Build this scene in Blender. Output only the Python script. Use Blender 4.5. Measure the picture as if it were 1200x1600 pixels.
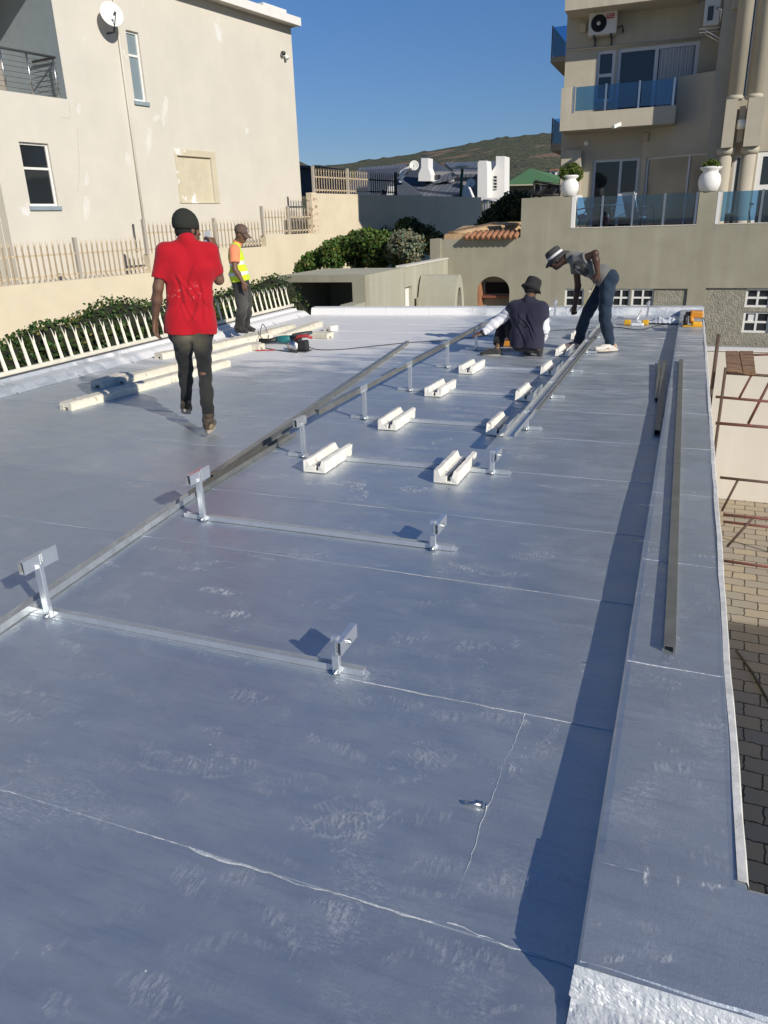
import bpy, math, random
import numpy as np
from mathutils import Vector, Matrix
random.seed(7); np.random.seed(7)
rad = math.radians
for o in list(bpy.data.objects): bpy.data.objects.remove(o)
SC = bpy.context.scene; C = SC.collection

# ------------------------------------------------------------------ camera
H = 1.65; FPX = 1173.53; PITCH = rad(21.1015); ROLL = rad(-1.83726); YAW = rad(-21.77336)
_f = Vector((math.sin(YAW)*math.cos(PITCH), math.cos(YAW)*math.cos(PITCH), -math.sin(PITCH)))
_r = Vector((math.cos(YAW), -math.sin(YAW), 0)); _u = _r.cross(_f)
RT = _r*math.cos(ROLL) + _u*math.sin(ROLL); UP = -_r*math.sin(ROLL) + _u*math.cos(ROLL)
cam = bpy.data.cameras.new('camera'); camo = bpy.data.objects.new('camera', cam); C.objects.link(camo)
M = Matrix((RT, UP, -_f)).transposed().to_4x4(); M.translation = (0, 0, H); camo.matrix_world = M
cam.sensor_fit = 'VERTICAL'; cam.sensor_height = 24; cam.sensor_width = 24
cam.lens = FPX/1600*24; cam.clip_start = 0.05; cam.clip_end = 3000
SC.camera = camo
SC.render.resolution_x = 768; SC.render.resolution_y = 1024

# ------------------------------------------------------------------ sky and sun
SUN = Vector((1.65, -1.0, 1.0)).normalized()
w = bpy.data.worlds.new('World'); SC.world = w; w.use_nodes = True
nt = w.node_tree; bg = nt.nodes['Background']
sky = nt.nodes.new('ShaderNodeTexSky'); sky.sky_type = 'NISHITA'; sky.sun_disc = False
sky.sun_elevation = math.asin(SUN.z); sky.sun_rotation = math.atan2(SUN.x, SUN.y)
sky.air_density = 1.0; sky.dust_density = 0.0; sky.ozone_density = 6.0
tint = nt.nodes.new('ShaderNodeMix'); tint.data_type = 'RGBA'; tint.blend_type = 'MULTIPLY'; tint.inputs[0].default_value = 1; tint.inputs[7].default_value = (.93, 1.14, 1.40, 1)
stc = nt.nodes.new('ShaderNodeTexCoord'); ssx = nt.nodes.new('ShaderNodeSeparateXYZ'); nt.links.new(stc.outputs['Generated'], ssx.inputs[0]); smr = nt.nodes.new('ShaderNodeMapRange'); smr.inputs[1].default_value = .02; smr.inputs[2].default_value = .30
nt.links.new(ssx.outputs[2], smr.inputs[0]); stm = nt.nodes.new('ShaderNodeMix'); stm.data_type = 'RGBA'; stm.inputs[6].default_value = (.86, .86, .98, 1); stm.inputs[7].default_value = (.96, 1.18, 1.42, 1); nt.links.new(smr.outputs[0], stm.inputs[0]); nt.links.new(stm.outputs[2], tint.inputs[7])
nt.links.new(sky.outputs[0], tint.inputs[6]); nt.links.new(tint.outputs[2], bg.inputs[0]); bg.inputs[1].default_value = 0.062
sl = bpy.data.lights.new('sun', 'SUN'); sl.energy = 4.3; sl.angle = rad(0.5); sl.color = (1, 0.93, 0.82)
slo = bpy.data.objects.new('sun', sl); C.objects.link(slo)
slo.rotation_euler = (-SUN).to_track_quat('-Z', 'Y').to_euler(); slo.location = (20, -12, 12)
SC.view_settings.view_transform = 'Standard'; SC.view_settings.look = 'None'
SC.view_settings.gamma = 1; SC.view_settings.exposure = 0.06
SC.render.engine = 'CYCLES'
SC.cycles.max_bounces = 8; SC.cycles.transparent_max_bounces = 12

# ------------------------------------------------------------------ measuring helpers
def ray(x, y): return RT*((x-600)/FPX) - UP*((y-800)/FPX) + _f
def AZ(x, y, z=0.0):
    d = ray(x, y); return Vector((0, 0, H)) + d*((z-H)/d.z)
def AY(x, y, Y):
    d = ray(x, y); return Vector((0, 0, H)) + d*(Y/d.y)
def AX(x, y, X):
    d = ray(x, y); return Vector((0, 0, H)) + d*(X/d.x)
class Fr:
    """a vertical plane: s along it, z up, d outwards"""
    def __init__(s, ox, oy, ux, uy, nx, ny):
        l = math.hypot(ux, uy); s.o = (ox, oy); s.u = (ux/l, uy/l); l = math.hypot(nx, ny); s.n = (nx/l, ny/l)
    def p(s, a, z, d=0.0):
        return (s.o[0]+s.u[0]*a+s.n[0]*d, s.o[1]+s.u[1]*a+s.n[1]*d, z)
    def px(s, x, y, d=0.0):
        r = ray(x, y); ox = s.o[0]+s.n[0]*d; oy = s.o[1]+s.n[1]*d
        t = (ox*s.n[0]+oy*s.n[1])/(r.x*s.n[0]+r.y*s.n[1])
        q = r*t; return ((q.x-s.o[0])*s.u[0]+(q.y-s.o[1])*s.u[1], q.z+H)

# ------------------------------------------------------------------ mesh helpers
class MB:
    def __init__(s): s.v = []; s.f = []; s.sm = []
    def add(s, vs, fs, smooth=False):
        n = len(s.v); s.v += [tuple(v) for v in vs]
        for f in fs: s.f.append(tuple(i+n for i in f)); s.sm.append(smooth)
        return s
    def quad(s, a, b, c, d): return s.add([a, b, c, d], [(0, 1, 2, 3)])
    def hexa(s, p):   # 8 points: bottom 4 then top 4
        return s.add(p, [(3, 2, 1, 0), (4, 5, 6, 7), (0, 1, 5, 4), (1, 2, 6, 5), (2, 3, 7, 6), (3, 0, 4, 7)])
    def box(s, x0, x1, y0, y1, z0, z1):
        return s.hexa([(x0,y0,z0),(x1,y0,z0),(x1,y1,z0),(x0,y1,z0),(x0,y0,z1),(x1,y0,z1),(x1,y1,z1),(x0,y1,z1)])
    def fbox(s, F, a0, a1, z0, z1, d0, d1):
        return s.hexa([F.p(a0,z0,d0),F.p(a1,z0,d0),F.p(a1,z0,d1),F.p(a0,z0,d1),F.p(a0,z1,d0),F.p(a1,z1,d0),F.p(a1,z1,d1),F.p(a0,z1,d1)])
    def beam(s, a, b, w, h, up=(0,0,1), taper=1.0):
        a = Vector(a); b = Vector(b); d = (b-a).normalized(); up = Vector(up)
        x = d.cross(up)
        if x.length < 1e-4: x = d.cross(Vector((1,0,0)))
        x.normalize(); y = x.cross(d)
        P = []
        for c, k in ((a, 1), (b, taper)):
            P += [c-x*w/2*k-y*h/2*k, c+x*w/2*k-y*h/2*k, c+x*w/2*k+y*h/2*k, c-x*w/2*k+y*h/2*k]
        return s.add(P, [(3,2,1,0),(4,5,6,7),(0,1,5,4),(1,2,6,5),(2,3,7,6),(3,0,4,7)])
    def tube(s, pts, r, n=8, caps=True, smooth=True):
        pts = [Vector(p) for p in pts]; rs = r if isinstance(r, (list, tuple)) else [r]*len(pts)
        vs = []; fs = []; prev = None
        for i, p in enumerate(pts):
            d = (pts[min(i+1, len(pts)-1)]-pts[max(i-1, 0)]).normalized()
            if prev is None:
                x = d.orthogonal().normalized()
            else:
                x = prev - d*prev.dot(d); x.normalize()
            prev = x; y = d.cross(x)
            for k in range(n):
                a = 2*math.pi*k/n; vs.append(p+(x*math.cos(a)+y*math.sin(a))*rs[i])
        for i in range(len(pts)-1):
            for k in range(n):
                k2 = (k+1) % n; fs.append((i*n+k, i*n+k2, (i+1)*n+k2, (i+1)*n+k))
        if caps: fs.append(tuple(range(n-1, -1, -1))); fs.append(tuple(range((len(pts)-1)*n, len(pts)*n)))
        return s.add(vs, fs, smooth)
    def lathe(s, prof, c=(0,0,0), n=24, X=(1,0,0), Y=(0,1,0), Z=(0,0,1), sx=1, sy=1, smooth=True, warp=None):
        X = Vector(X); Y = Vector(Y); Z = Vector(Z); c = Vector(c); vs = []; fs = []
        for r, z in prof:
            for k in range(n):
                a = 2*math.pi*k/n; x = r*math.cos(a)*sx; y = r*math.sin(a)*sy; zz = z
                if warp: x, y, zz = warp(x, y, zz, r)
                vs.append(c+X*x+Y*y+Z*zz)
        m = len(prof)
        for i in range(m-1):
            for k in range(n):
                k2 = (k+1) % n; fs.append((i*n+k, i*n+k2, (i+1)*n+k2, (i+1)*n+k))
        if prof[0][0] > 1e-6: fs.append(tuple(range(n-1, -1, -1)))
        if prof[-1][0] > 1e-6: fs.append(tuple(range((m-1)*n, m*n)))
        return s.add(vs, fs, smooth)
    def prism(s, poly, fn0, fn1):
        """poly: list of 2D points, fn0/fn1 map them to the two end faces"""
        n = len(poly); vs = [fn0(*p) for p in poly]+[fn1(*p) for p in poly]
        fs = [tuple(range(n)), tuple(range(2*n-1, n-1, -1))]
        fs += [(i, i+n, (i+1) % n+n, (i+1) % n) for i in range(n)]
        return s.add(vs, fs)
    def wall(s, F, a0, a1, z0, z1, holes, rev=0.12, th=0.3, back=True):
        """front face with openings, reveals, and a back, top and sides"""
        A = sorted({a0, a1, *[h[0] for h in holes], *[h[1] for h in holes]}); Z = sorted({z0, z1, *[h[2] for h in holes], *[h[3] for h in holes]})
        A = [a for a in A if a0-1e-6 <= a <= a1+1e-6]; Z = [z for z in Z if z0-1e-6 <= z <= z1+1e-6]
        for i in range(len(A)-1):
            for j in range(len(Z)-1):
                ca = (A[i]+A[i+1])/2; cz = (Z[j]+Z[j+1])/2
                if any(h[0] < ca < h[1] and h[2] < cz < h[3] for h in holes): continue
                s.quad(F.p(A[i],Z[j]), F.p(A[i+1],Z[j]), F.p(A[i+1],Z[j+1]), F.p(A[i],Z[j+1]))
        for h in holes:
            b0, b1, y0, y1 = h[:4]; r = -(h[4] if len(h) > 4 else rev)
            s.quad(F.p(b0,y0),F.p(b0,y0,r),F.p(b0,y1,r),F.p(b0,y1)); s.quad(F.p(b1,y0),F.p(b1,y1),F.p(b1,y1,r),F.p(b1,y0,r))
            s.quad(F.p(b0,y1),F.p(b0,y1,r),F.p(b1,y1,r),F.p(b1,y1)); s.quad(F.p(b0,y0),F.p(b1,y0),F.p(b1,y0,r),F.p(b0,y0,r))
        s.quad(F.p(a0,z1),F.p(a1,z1),F.p(a1,z1,-th),F.p(a0,z1,-th)); s.quad(F.p(a0,z0),F.p(a0,z1),F.p(a0,z1,-th),F.p(a0,z0,-th))
        s.quad(F.p(a1,z0),F.p(a1,z0,-th),F.p(a1,z1,-th),F.p(a1,z1)); 
        if back: s.quad(F.p(a0,z0,-th),F.p(a0,z1,-th),F.p(a1,z1,-th),F.p(a1,z0,-th))
        return s

def tag(o, label=None, cat=None, group=None, kind=None):
    if label: o['label'] = label
    if cat: o['category'] = cat
    if group: o['group'] = group
    if kind: o['kind'] = kind
    return o
def root(name, loc, label, cat, group=None):
    o = bpy.data.objects.new(name, None); C.objects.link(o); o.location = loc; o.empty_display_size = 0.1
    return tag(o, label, cat, group)
def wloc(o):
    v = Vector((0, 0, 0))
    while o is not None: v = v + o.location; o = o.parent
    return v
def put(name, mb, m, parent=None, label=None, cat=None, group=None, kind=None, loc=None, bevel=0, col=None):
    """link a mesh builder as one object; its vertices are world positions"""
    me = bpy.data.meshes.new(name)
    base = wloc(parent) if parent else Vector((0, 0, 0))
    off = Vector(loc) if loc is not None else (Vector((0,0,0)) if parent is None else base)
    me.from_pydata([(v[0]-off.x, v[1]-off.y, v[2]-off.z) for v in mb.v], [], mb.f)
    me.polygons.foreach_set('use_smooth', mb.sm)
    if col is not None:
        a = me.color_attributes.new('Col', 'FLOAT_COLOR', 'POINT'); a.data.foreach_set('color', np.asarray(col, np.float32).ravel())
    me.materials.append(m); me.update()
    o = bpy.data.objects.new(name, me); C.objects.link(o)
    o.location = off-base
    if parent: o.parent = parent
    if bevel:
        b = o.modifiers.new('bevel', 'BEVEL'); b.width = bevel; b.segments = 2; b.limit_method = 'ANGLE'; b.angle_limit = rad(40)
    return tag(o, label, cat, group, kind)
def children(o): return [c for c in bpy.data.objects if c.parent == o]
def copy_tree(o, parent=None):
    c = o.copy(); C.objects.link(c)
    for k in children(o):
        d = copy_tree(k); d.parent = c
    return c

# ------------------------------------------------------------------ materials
def mat(name, col, rough=0.7, metal=0.0, var=0.0, vscale=3.0, bump=0.0, bscale=60.0, bdist=0.003, spec=0.5, col2=None, stretch=(1,1,1), spots=None, streak=None):
    m = bpy.data.materials.new(name); m.use_nodes = True; t = m.node_tree; N = t.nodes; L = t.links
    b = N['Principled BSDF']; b.inputs['Base Color'].default_value = (*col, 1); b.inputs['Roughness'].default_value = rough
    b.inputs['Metallic'].default_value = metal; b.inputs['Specular IOR Level'].default_value = spec
    tc = N.new('ShaderNodeTexCoord'); mp = N.new('ShaderNodeMapping'); L.new(tc.outputs['Object'], mp.inputs[0]); mp.inputs['Scale'].default_value = stretch
    out = None
    if var or col2:
        no = N.new('ShaderNodeTexNoise'); no.inputs['Scale'].default_value = vscale; no.inputs['Detail'].default_value = 6; no.inputs['Roughness'].default_value = .6
        L.new(mp.outputs[0], no.inputs['Vector'])
        r = N.new('ShaderNodeMapRange'); r.inputs[1].default_value = .35; r.inputs[2].default_value = .65; L.new(no.outputs[0], r.inputs[0])
        mx = N.new('ShaderNodeMix'); mx.data_type = 'RGBA'; L.new(r.outputs[0], mx.inputs[0])
        c2 = col2 or tuple(c*(1-var) for c in col)
        mx.inputs[6].default_value = (*c2, 1); mx.inputs[7].default_value = (*[min(1, c*(1+var*.6)) for c in col], 1); out = mx.outputs[2]
    if streak:   # vertical wash marks: (colour, amount)
        no = N.new('ShaderNodeTexNoise'); m2 = N.new('ShaderNodeMapping'); m2.inputs['Scale'].default_value = (2.2, 2.2, .12); L.new(tc.outputs['Object'], m2.inputs[0])
        L.new(m2.outputs[0], no.inputs['Vector']); no.inputs['Scale'].default_value = 1.5; no.inputs['Detail'].default_value = 8
        r = N.new('ShaderNodeMapRange'); r.inputs[1].default_value = .5; r.inputs[2].default_value = .75; r.inputs[4].default_value = streak[1]; L.new(no.outputs[0], r.inputs[0])
        mx = N.new('ShaderNodeMix'); mx.data_type = 'RGBA'; L.new(r.outputs[0], mx.inputs[0])
        if out: L.new(out, mx.inputs[6])
        else: mx.inputs[6].default_value = (*col, 1)
        mx.inputs[7].default_value = (*streak[0], 1); out = mx.outputs[2]
    if spots:    # (colour, noise scale, threshold)
        no = N.new('ShaderNodeTexNoise'); no.inputs['Scale'].default_value = spots[1]; no.inputs['Detail'].default_value = 4; L.new(mp.outputs[0], no.inputs['Vector'])
        r = N.new('ShaderNodeMapRange'); r.inputs[1].default_value = spots[2]; r.inputs[2].default_value = spots[2]+.05; L.new(no.outputs[0], r.inputs[0])
        mx = N.new('ShaderNodeMix'); mx.data_type = 'RGBA'; L.new(r.outputs[0], mx.inputs[0])
        if out: L.new(out, mx.inputs[6])
        else: mx.inputs[6].default_value = (*col, 1)
        mx.inputs[7].default_value = (*spots[0], 1); out = mx.outputs[2]
    if out: L.new(out, b.inputs['Base Color'])
    if bump:
        no = N.new('ShaderNodeTexNoise'); no.inputs['Scale'].default_value = bscale; no.inputs['Detail'].default_value = 5; L.new(mp.outputs[0], no.inputs['Vector'])
        bp = N.new('ShaderNodeBump'); bp.inputs['Strength'].default_value = bump; bp.inputs['Distance'].default_value = bdist
        L.new(no.outputs[0], bp.inputs['Height']); L.new(bp.outputs[0], b.inputs['Normal'])
    return m
def vmat(name, rough=.85, bump=0.0, bscale=200, bdist=.001, sheen=0, trans=0):
    m = mat(name, (1,1,1), rough, bump=bump, bscale=bscale, bdist=bdist, spec=.3); t = m.node_tree
    a = t.nodes.new('ShaderNodeVertexColor'); a.layer_name = 'Col'; b = t.nodes['Principled BSDF']
    t.links.new(a.outputs[0], b.inputs['Base Color'])
    if sheen: b.inputs['Sheen Weight'].default_value = sheen
    if trans:
        tr = t.nodes.new('ShaderNodeBsdfTranslucent'); t.links.new(a.outputs[0], tr.inputs[0]); mx = t.nodes.new('ShaderNodeMixShader'); mx.inputs[0].default_value = trans
        t.links.new(b.outputs[0], mx.inputs[1]); t.links.new(tr.outputs[0], mx.inputs[2]); t.links.new(mx.outputs[0], t.nodes['Material Output'].inputs[0])
    return m
def glassmat(name, tint, gloss=.0, rough=.02):
    m = bpy.data.materials.new(name); m.use_nodes = True; t = m.node_tree; N = t.nodes; L = t.links; N.remove(N['Principled BSDF'])
    tr = N.new('ShaderNodeBsdfTransparent'); tr.inputs[0].default_value = (*tint, 1); g = N.new('ShaderNodeBsdfGlossy'); g.inputs['Roughness'].default_value = rough
    g.inputs[0].default_value = (1,1,1,1)
    fr = N.new('ShaderNodeFresnel'); fr.inputs[0].default_value = 1.5; ad = N.new('ShaderNodeMath'); ad.operation = 'ADD'; ad.inputs[1].default_value = gloss; L.new(fr.outputs[0], ad.inputs[0])
    mx = N.new('ShaderNodeMixShader'); L.new(ad.outputs[0], mx.inputs[0]); L.new(tr.outputs[0], mx.inputs[1]); L.new(g.outputs[0], mx.inputs[2]); L.new(mx.outputs[0], N['Material Output'].inputs[0])
    return m

def roofmat(name, fresh=False):
    """aluminium bitumen paint: metallic, brushed, scuffed with white dust"""
    m = bpy.data.materials.new(name); m.use_nodes = True; t = m.node_tree; N = t.nodes; L = t.links; b = N['Principled BSDF']
    class _P: outputs = {}
    tc = _P(); tc.outputs = {'Object': N.new('ShaderNodeNewGeometry').outputs['Position']}
    def noise(scale, detail=5, st=(1,1,1), rot=0, rough=.55, dist=0):
        mp = N.new('ShaderNodeMapping'); mp.inputs['Scale'].default_value = st; mp.inputs['Rotation'].default_value = (0,0,rot); L.new(tc.outputs['Object'], mp.inputs[0])
        n = N.new('ShaderNodeTexNoise'); n.inputs['Scale'].default_value = scale; n.inputs['Detail'].default_value = detail; n.inputs['Roughness'].default_value = rough; n.inputs['Distortion'].default_value = dist
        L.new(mp.outputs[0], n.inputs['Vector']); return n.outputs[0]
    def rng(x, a, c, lo=0, hi=1):
        r = N.new('ShaderNodeMapRange'); r.inputs[1].default_value = a; r.inputs[2].default_value = c; r.inputs[3].default_value = lo; r.inputs[4].default_value = hi; L.new(x, r.inputs[0]); return r.outputs[0]
    def mul(a, c):
        x = N.new('ShaderNodeMath'); x.operation = 'MULTIPLY'; L.new(a, x.inputs[0])
        if isinstance(c, float): x.inputs[1].default_value = c
        else: L.new(c, x.inputs[1])
        return x.outputs[0]
    def mx(f, a, c):
        x = N.new('ShaderNodeMix'); x.data_type = 'RGBA'; L.new(f, x.inputs[0])
        for s, v in ((6, a), (7, c)):
            if isinstance(v, tuple): x.inputs[s].default_value = (*v, 1)
            else: L.new(v, x.inputs[s])
        return x.outputs[2]
    def mxm(a, c):
        x = N.new('ShaderNodeMath'); x.operation = 'MAXIMUM'; L.new(a, x.inputs[0]); L.new(c, x.inputs[1]); return x.outputs[0]
    if fresh == 'kerb': fresh = 2
    big = rng(noise(.7, 4), .35, .65)
    A, B2 = ((.70,.72,.73), (.80,.81,.81)) if fresh == 1 else ((.56,.60,.62), (.68,.70,.71)) if fresh else ((.53,.59,.64), (.65,.70,.73))
    base = mx(big, A, B2)
    base = mx(mul(rng(noise(5, 6, (1, 5, 1)), .45, .75), .4), base, (.60,.61,.62))
    fl = N.new('ShaderNodeSeparateXYZ'); L.new(tc.outputs['Object'], fl.inputs[0]); dv = N.new('ShaderNodeMath'); dv.operation = 'MULTIPLY_ADD'; L.new(fl.outputs[1], dv.inputs[0]); dv.inputs[1].default_value = 1/.93; dv.inputs[2].default_value = -.42
    flo = N.new('ShaderNodeMath'); flo.operation = 'FLOOR'; L.new(dv.outputs[0], flo.inputs[0]); wn = N.new('ShaderNodeTexWhiteNoise'); wn.noise_dimensions = '1D'; L.new(flo.outputs[0], wn.inputs['W'])
    base = mx(mul(rng(wn.outputs[0], 0, 1), .25), base, (.40,.455,.52)); base = mx(mul(rng(noise(2.2, 7, (1.6, .5, 1), .2, .7), .45, .70), .45), base, (.64,.67,.68)); base = mx(mul(rng(noise(14, 5, (.35, 3.2, 1), 0, .7), .50, .72), .40), base, (.38,.435,.50))
    if fresh == 2: base = mx(mul(rng(noise(3.5, 5), .5, .56), .6), base, (.38,.42,.45))
    # scuffs: short fine strokes inside irregular patches
    patch = rng(noise(2.6, 3, dist=.6), .54, .70)
    strokes = rng(noise(45, 6, (1, 2.6, 1), .35, .8), .48, .64)
    sc = mul(patch, strokes)
    patch2 = rng(noise(4.5, 3, dist=1.2), .64, .68)
    strokes2 = rng(noise(60, 3, (3.5, 1, 1), .3, .7), .52, .58)
    sc2 = mul(patch2, strokes2)
    # speckles of paint
    vo = N.new('ShaderNodeTexVoronoi'); vo.inputs['Scale'].default_value = 9; L.new(tc.outputs['Object'], vo.inputs['Vector'])
    spk = rng(vo.outputs['Distance'], .035, .02)
    cr = N.new('ShaderNodeSeparateColor'); L.new(vo.outputs['Color'], cr.inputs[0]); spk = mul(spk, rng(cr.outputs[0], .55, .6))
    # cutting dust by the saw, in the far left corner, streaky
    sx = N.new('ShaderNodeSeparateXYZ'); L.new(tc.outputs['Object'], sx.inputs[0])
    dust = mul(rng(sx.outputs[1], 6.8, 10.5), rng(sx.outputs[0], -2.6, -4.9))
    dn = noise(1.6, 6, (.8, 3.0, 1), 0, .65)
    ds = N.new('ShaderNodeMath'); ds.operation = 'ADD'; L.new(dn, ds.inputs[0]); L.new(mul(dust, .70), ds.inputs[1])
    dustm = mul(rng(ds.outputs[0], .62, .86), rng(dust, 0, .15))
    far = mul(rng(sx.outputs[1], 5.5, 11.5), rng(noise(2.4, 7, (.7, 4.0, 1), 0, .75), .47, .63))
    farm = mul(far, .75)
    white = mxm(mxm(mul(sc, .40), mul(sc2, .34)), mul(spk, .8)); white = mxm(mxm(white, dustm), farm)
    col = mx(white, base, (.80,.79,.77)); L.new(col, b.inputs['Base Color'])
    met = N.new('ShaderNodeMapRange'); L.new(white, met.inputs[0]); met.inputs[3].default_value = .30 if fresh == 1 else .35 if fresh else .80; met.inputs[4].default_value = 0.0; L.new(met.outputs[0], b.inputs['Metallic'])
    ro = rng(noise(3, 5, (1, 3, 1)), .3, .7, .40, .56); L.new(ro, b.inputs['Roughness'])
    bn = N.new('ShaderNodeBump'); bn.inputs['Strength'].default_value = .5; bn.inputs['Distance'].default_value = .012 if fresh == 1 else .003 if fresh else .002; L.new(noise(40 if fresh else 120, 5), bn.inputs['Height'])
    b2 = N.new('ShaderNodeBump'); b2.inputs['Strength'].default_value = .6; b2.inputs['Distance'].default_value = .012; L.new(noise(2.2, 4), b2.inputs['Height']); L.new(b2.outputs[0], bn.inputs['Normal'])
    L.new(bn.outputs[0], b.inputs['Normal'])
    return m
R_ROOF = roofmat('aluminium_roof_paint'); R_FRESH = roofmat('thick_silver_paint', True); R_KERB = roofmat('kerb_silver_paint', 'kerb')
M_CREAM = mat('cream_plaster', (.70,.62,.455), .9, var=.06, vscale=1.2, bump=.3, bscale=90, streak=((.72,.65,.50), .3))
M_FAC = mat('offwhite_plaster', (.645,.61,.53), .9, var=.05, vscale=.8, bump=.25, bscale=70, streak=((.68,.65,.575), .22), spots=((.74,.73,.69), 1.3, .69))
M_WHITE = mat('white_paint', (.80,.79,.75), .6, var=.04)
M_GREYW = mat('window_aluminium_white', (.62,.63,.64), .5)
M_SILL = mat('blue_grey_tile', (.28,.35,.39), .5, var=.1)
M_OLIVE = mat('olive_plaster', (.335,.315,.235), .95, var=.10, vscale=1.4, bump=.4, bscale=80, streak=((.42,.40,.31), .55))
M_ROUGH = mat('olive_textured_plaster', (.34,.32,.25), .95, var=.12, vscale=8, bump=1.0, bscale=26, bdist=.03, col2=(.27,.26,.20))
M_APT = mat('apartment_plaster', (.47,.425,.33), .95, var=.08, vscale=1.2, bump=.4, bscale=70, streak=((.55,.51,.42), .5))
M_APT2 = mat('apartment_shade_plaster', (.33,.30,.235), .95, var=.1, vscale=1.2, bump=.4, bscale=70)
M_DARK = mat('dark_interior', (.015,.015,.017), .9)
M_PANE = mat('window_glass_dark', (.02,.025,.03), .04, spec=.8)
M_PANEG = mat('frosted_glass', (.22,.28,.31), .25, spec=.6)
M_PANEB = mat('tan_reflection_glass', (.28,.25,.19), .12, spec=.6, var=.15, vscale=.8)  # tan reflections painted into the pane colour
M_CURT = mat('pale_curtain', (.45,.46,.47), .9)
M_BLUEG = glassmat('blue_tinted_glass', (.38,.60,.80), .06)
M_STEEL = mat('stainless_steel', (.62,.62,.62), .3, metal=1)
M_GALV = mat('galvanised_steel', (.68,.70,.70), .34, metal=.75, var=.14, vscale=14, spots=((.75,.77,.78), 30, .6))
M_ALU = mat('aluminium_profile', (.80,.82,.83), .30, metal=.78, var=.05, vscale=20)
M_CHAN = mat('dull_zinc_channel', (.36,.36,.33), .38, metal=.75, var=.15, vscale=9)
M_STY = mat('cream_moulding', (.80,.77,.69), .9, spots=((.58,.53,.44), 16, .63), var=.08, vscale=9, bump=.5, bscale=150, bdist=.002)
M_STY2 = mat('aged_cream_moulding', (.72,.67,.54), .9, spots=((.50,.42,.28), 10, .64), var=.10, vscale=9, bump=.5, bscale=150, bdist=.002)
M_HOLE = mat('black_opening', (.008,.008,.008), .9)
M_PAL = mat('cream_steel_palisade', (.62,.52,.37), .7, var=.1, vscale=5)
M_SPK = mat('cream_spike_paint', (.74,.70,.58), .7, var=.1, vscale=8)
M_PALB = mat('shadow_dark_palisade', (.03,.03,.035), .7)  # cream palisade with the apartment block's shadow put into its colour
M_BLACK = mat('black_rubber', (.02,.02,.02), .5)
M_GREYTILE = mat('slate_roof_tile', (.075,.085,.105), .6, var=.1, vscale=4)
M_GREENR = mat('green_sheet_roof', (.10,.22,.075), .6, var=.1)
M_RUST = mat('red_oxide_scaffold', (.20,.06,.05), .7, var=.3, vscale=9, col2=(.10,.07,.06))
M_BROWN = mat('brown_scaffold', (.11,.07,.055), .8, var=.3, vscale=9)
M_BOARD = mat('cracked_brown_board', (.27,.16,.095), .9, var=.45, vscale=7, bump=.9, bscale=18, bdist=.01, stretch=(1,4,1))
M_TERRA = mat('terracotta', (.36,.17,.09), .85, var=.2, vscale=7)
M_TAN = mat('tan_tile', (.50,.34,.19), .85, var=.25, vscale=7)
M_DKGREY = mat('charcoal_metal', (.06,.065,.07), .5)
M_ORANGE = mat('orange_tool', (.65,.27,.03), .45, var=.1)
M_YELLOW = mat('yellow_tool', (.75,.42,.03), .4)
M_TEAL = mat('teal_tool', (.02,.16,.17), .4)
M_RED = mat('red_plastic', (.40,.04,.04), .5)

# ================================================================ the roof we stand on
bldg = root('flat_roofed_building', (-3.4, 7.5, -3.8), 'single storey building with a silver painted flat roof, the workers standing on it', 'building')
mb = MB()   # deck with the far kerb line slightly skewed
mb.hexa([(-6.95,-4,-.35),(-.02,-4,-.35),(-.02,14.15,-.35),(-6.95,13.5,-.35),(-6.95,-4,0),(-.02,-4,0),(-.02,14.15,0),(-6.95,13.5,0)])
put('roof_deck', mb, R_ROOF, bldg)
mb = MB().box(-.019, 4.5, -4, 1.25, -.35, -.001); put('roof_deck', mb, R_ROOF, bldg)
mb = MB().hexa([(-6.9,-3.9,-3.8),(.25,-3.9,-3.8),(.25,14.2,-3.8),(-6.9,13.6,-3.8),(-6.9,-3.9,-.36),(.25,-3.9,-.36),(.25,14.2,-.36),(-6.9,13.6,-.36)])
put('wall', mb, M_CREAM, bldg)
def strip_mesh(path, prof):
    """sweep a cross section (across, up) along a path of (point, across unit vector)"""
    mb = MB(); n = len(prof); vs = []; fs = []
    for p, a in path:
        for s, z in prof: vs.append((p[0]+a[0]*s, p[1]+a[1]*s, p[2]+z))
    for i in range(len(path)-1):
        for k in range(n-1): fs.append((i*n+k, i*n+k+1, (i+1)*n+k+1, (i+1)*n+k))
    return mb.add(vs, fs)
def wob(y, a=.004, s=0): return .3*a*(math.sin(y*3.1+s)+.6*math.sin(y*7.7+1.3+s)+.4*math.sin(y*17+s*2))
# right hand parapet: top membrane, wobbly outer lip
path = [((0, 1.25+i*.12, 0), (1, 0)) for i in range(109)]
vs = []; fs = []
for i, (p, a) in enumerate(path):
    y = p[1]; w1 = wob(y, .0025); w2 = wob(y, .004, 2)
    row = [(-.078, -.0), (-.074+w1, .085), (-.066+w1, .097), (-.05, .1), (.25+w2, .1), (.262+w2, .101), (.286+w2*1.5, .099), (.29+w2*1.6, .085), (.286, .02), (.286, -.4)]
    vs += [(x, y, z+(.003*math.sin(y*2.1+x*9) if z > .09 else 0)) for x, z in row]
n = 10
for i in range(len(path)-1):
    for k in range(n-1): fs.append((i*n+k, i*n+k+1, (i+1)*n+k+1, (i+1)*n+k))
fs.append(tuple((len(path)-1)*n+k for k in range(n)))
top = MB(); top.add(vs, fs)
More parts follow.
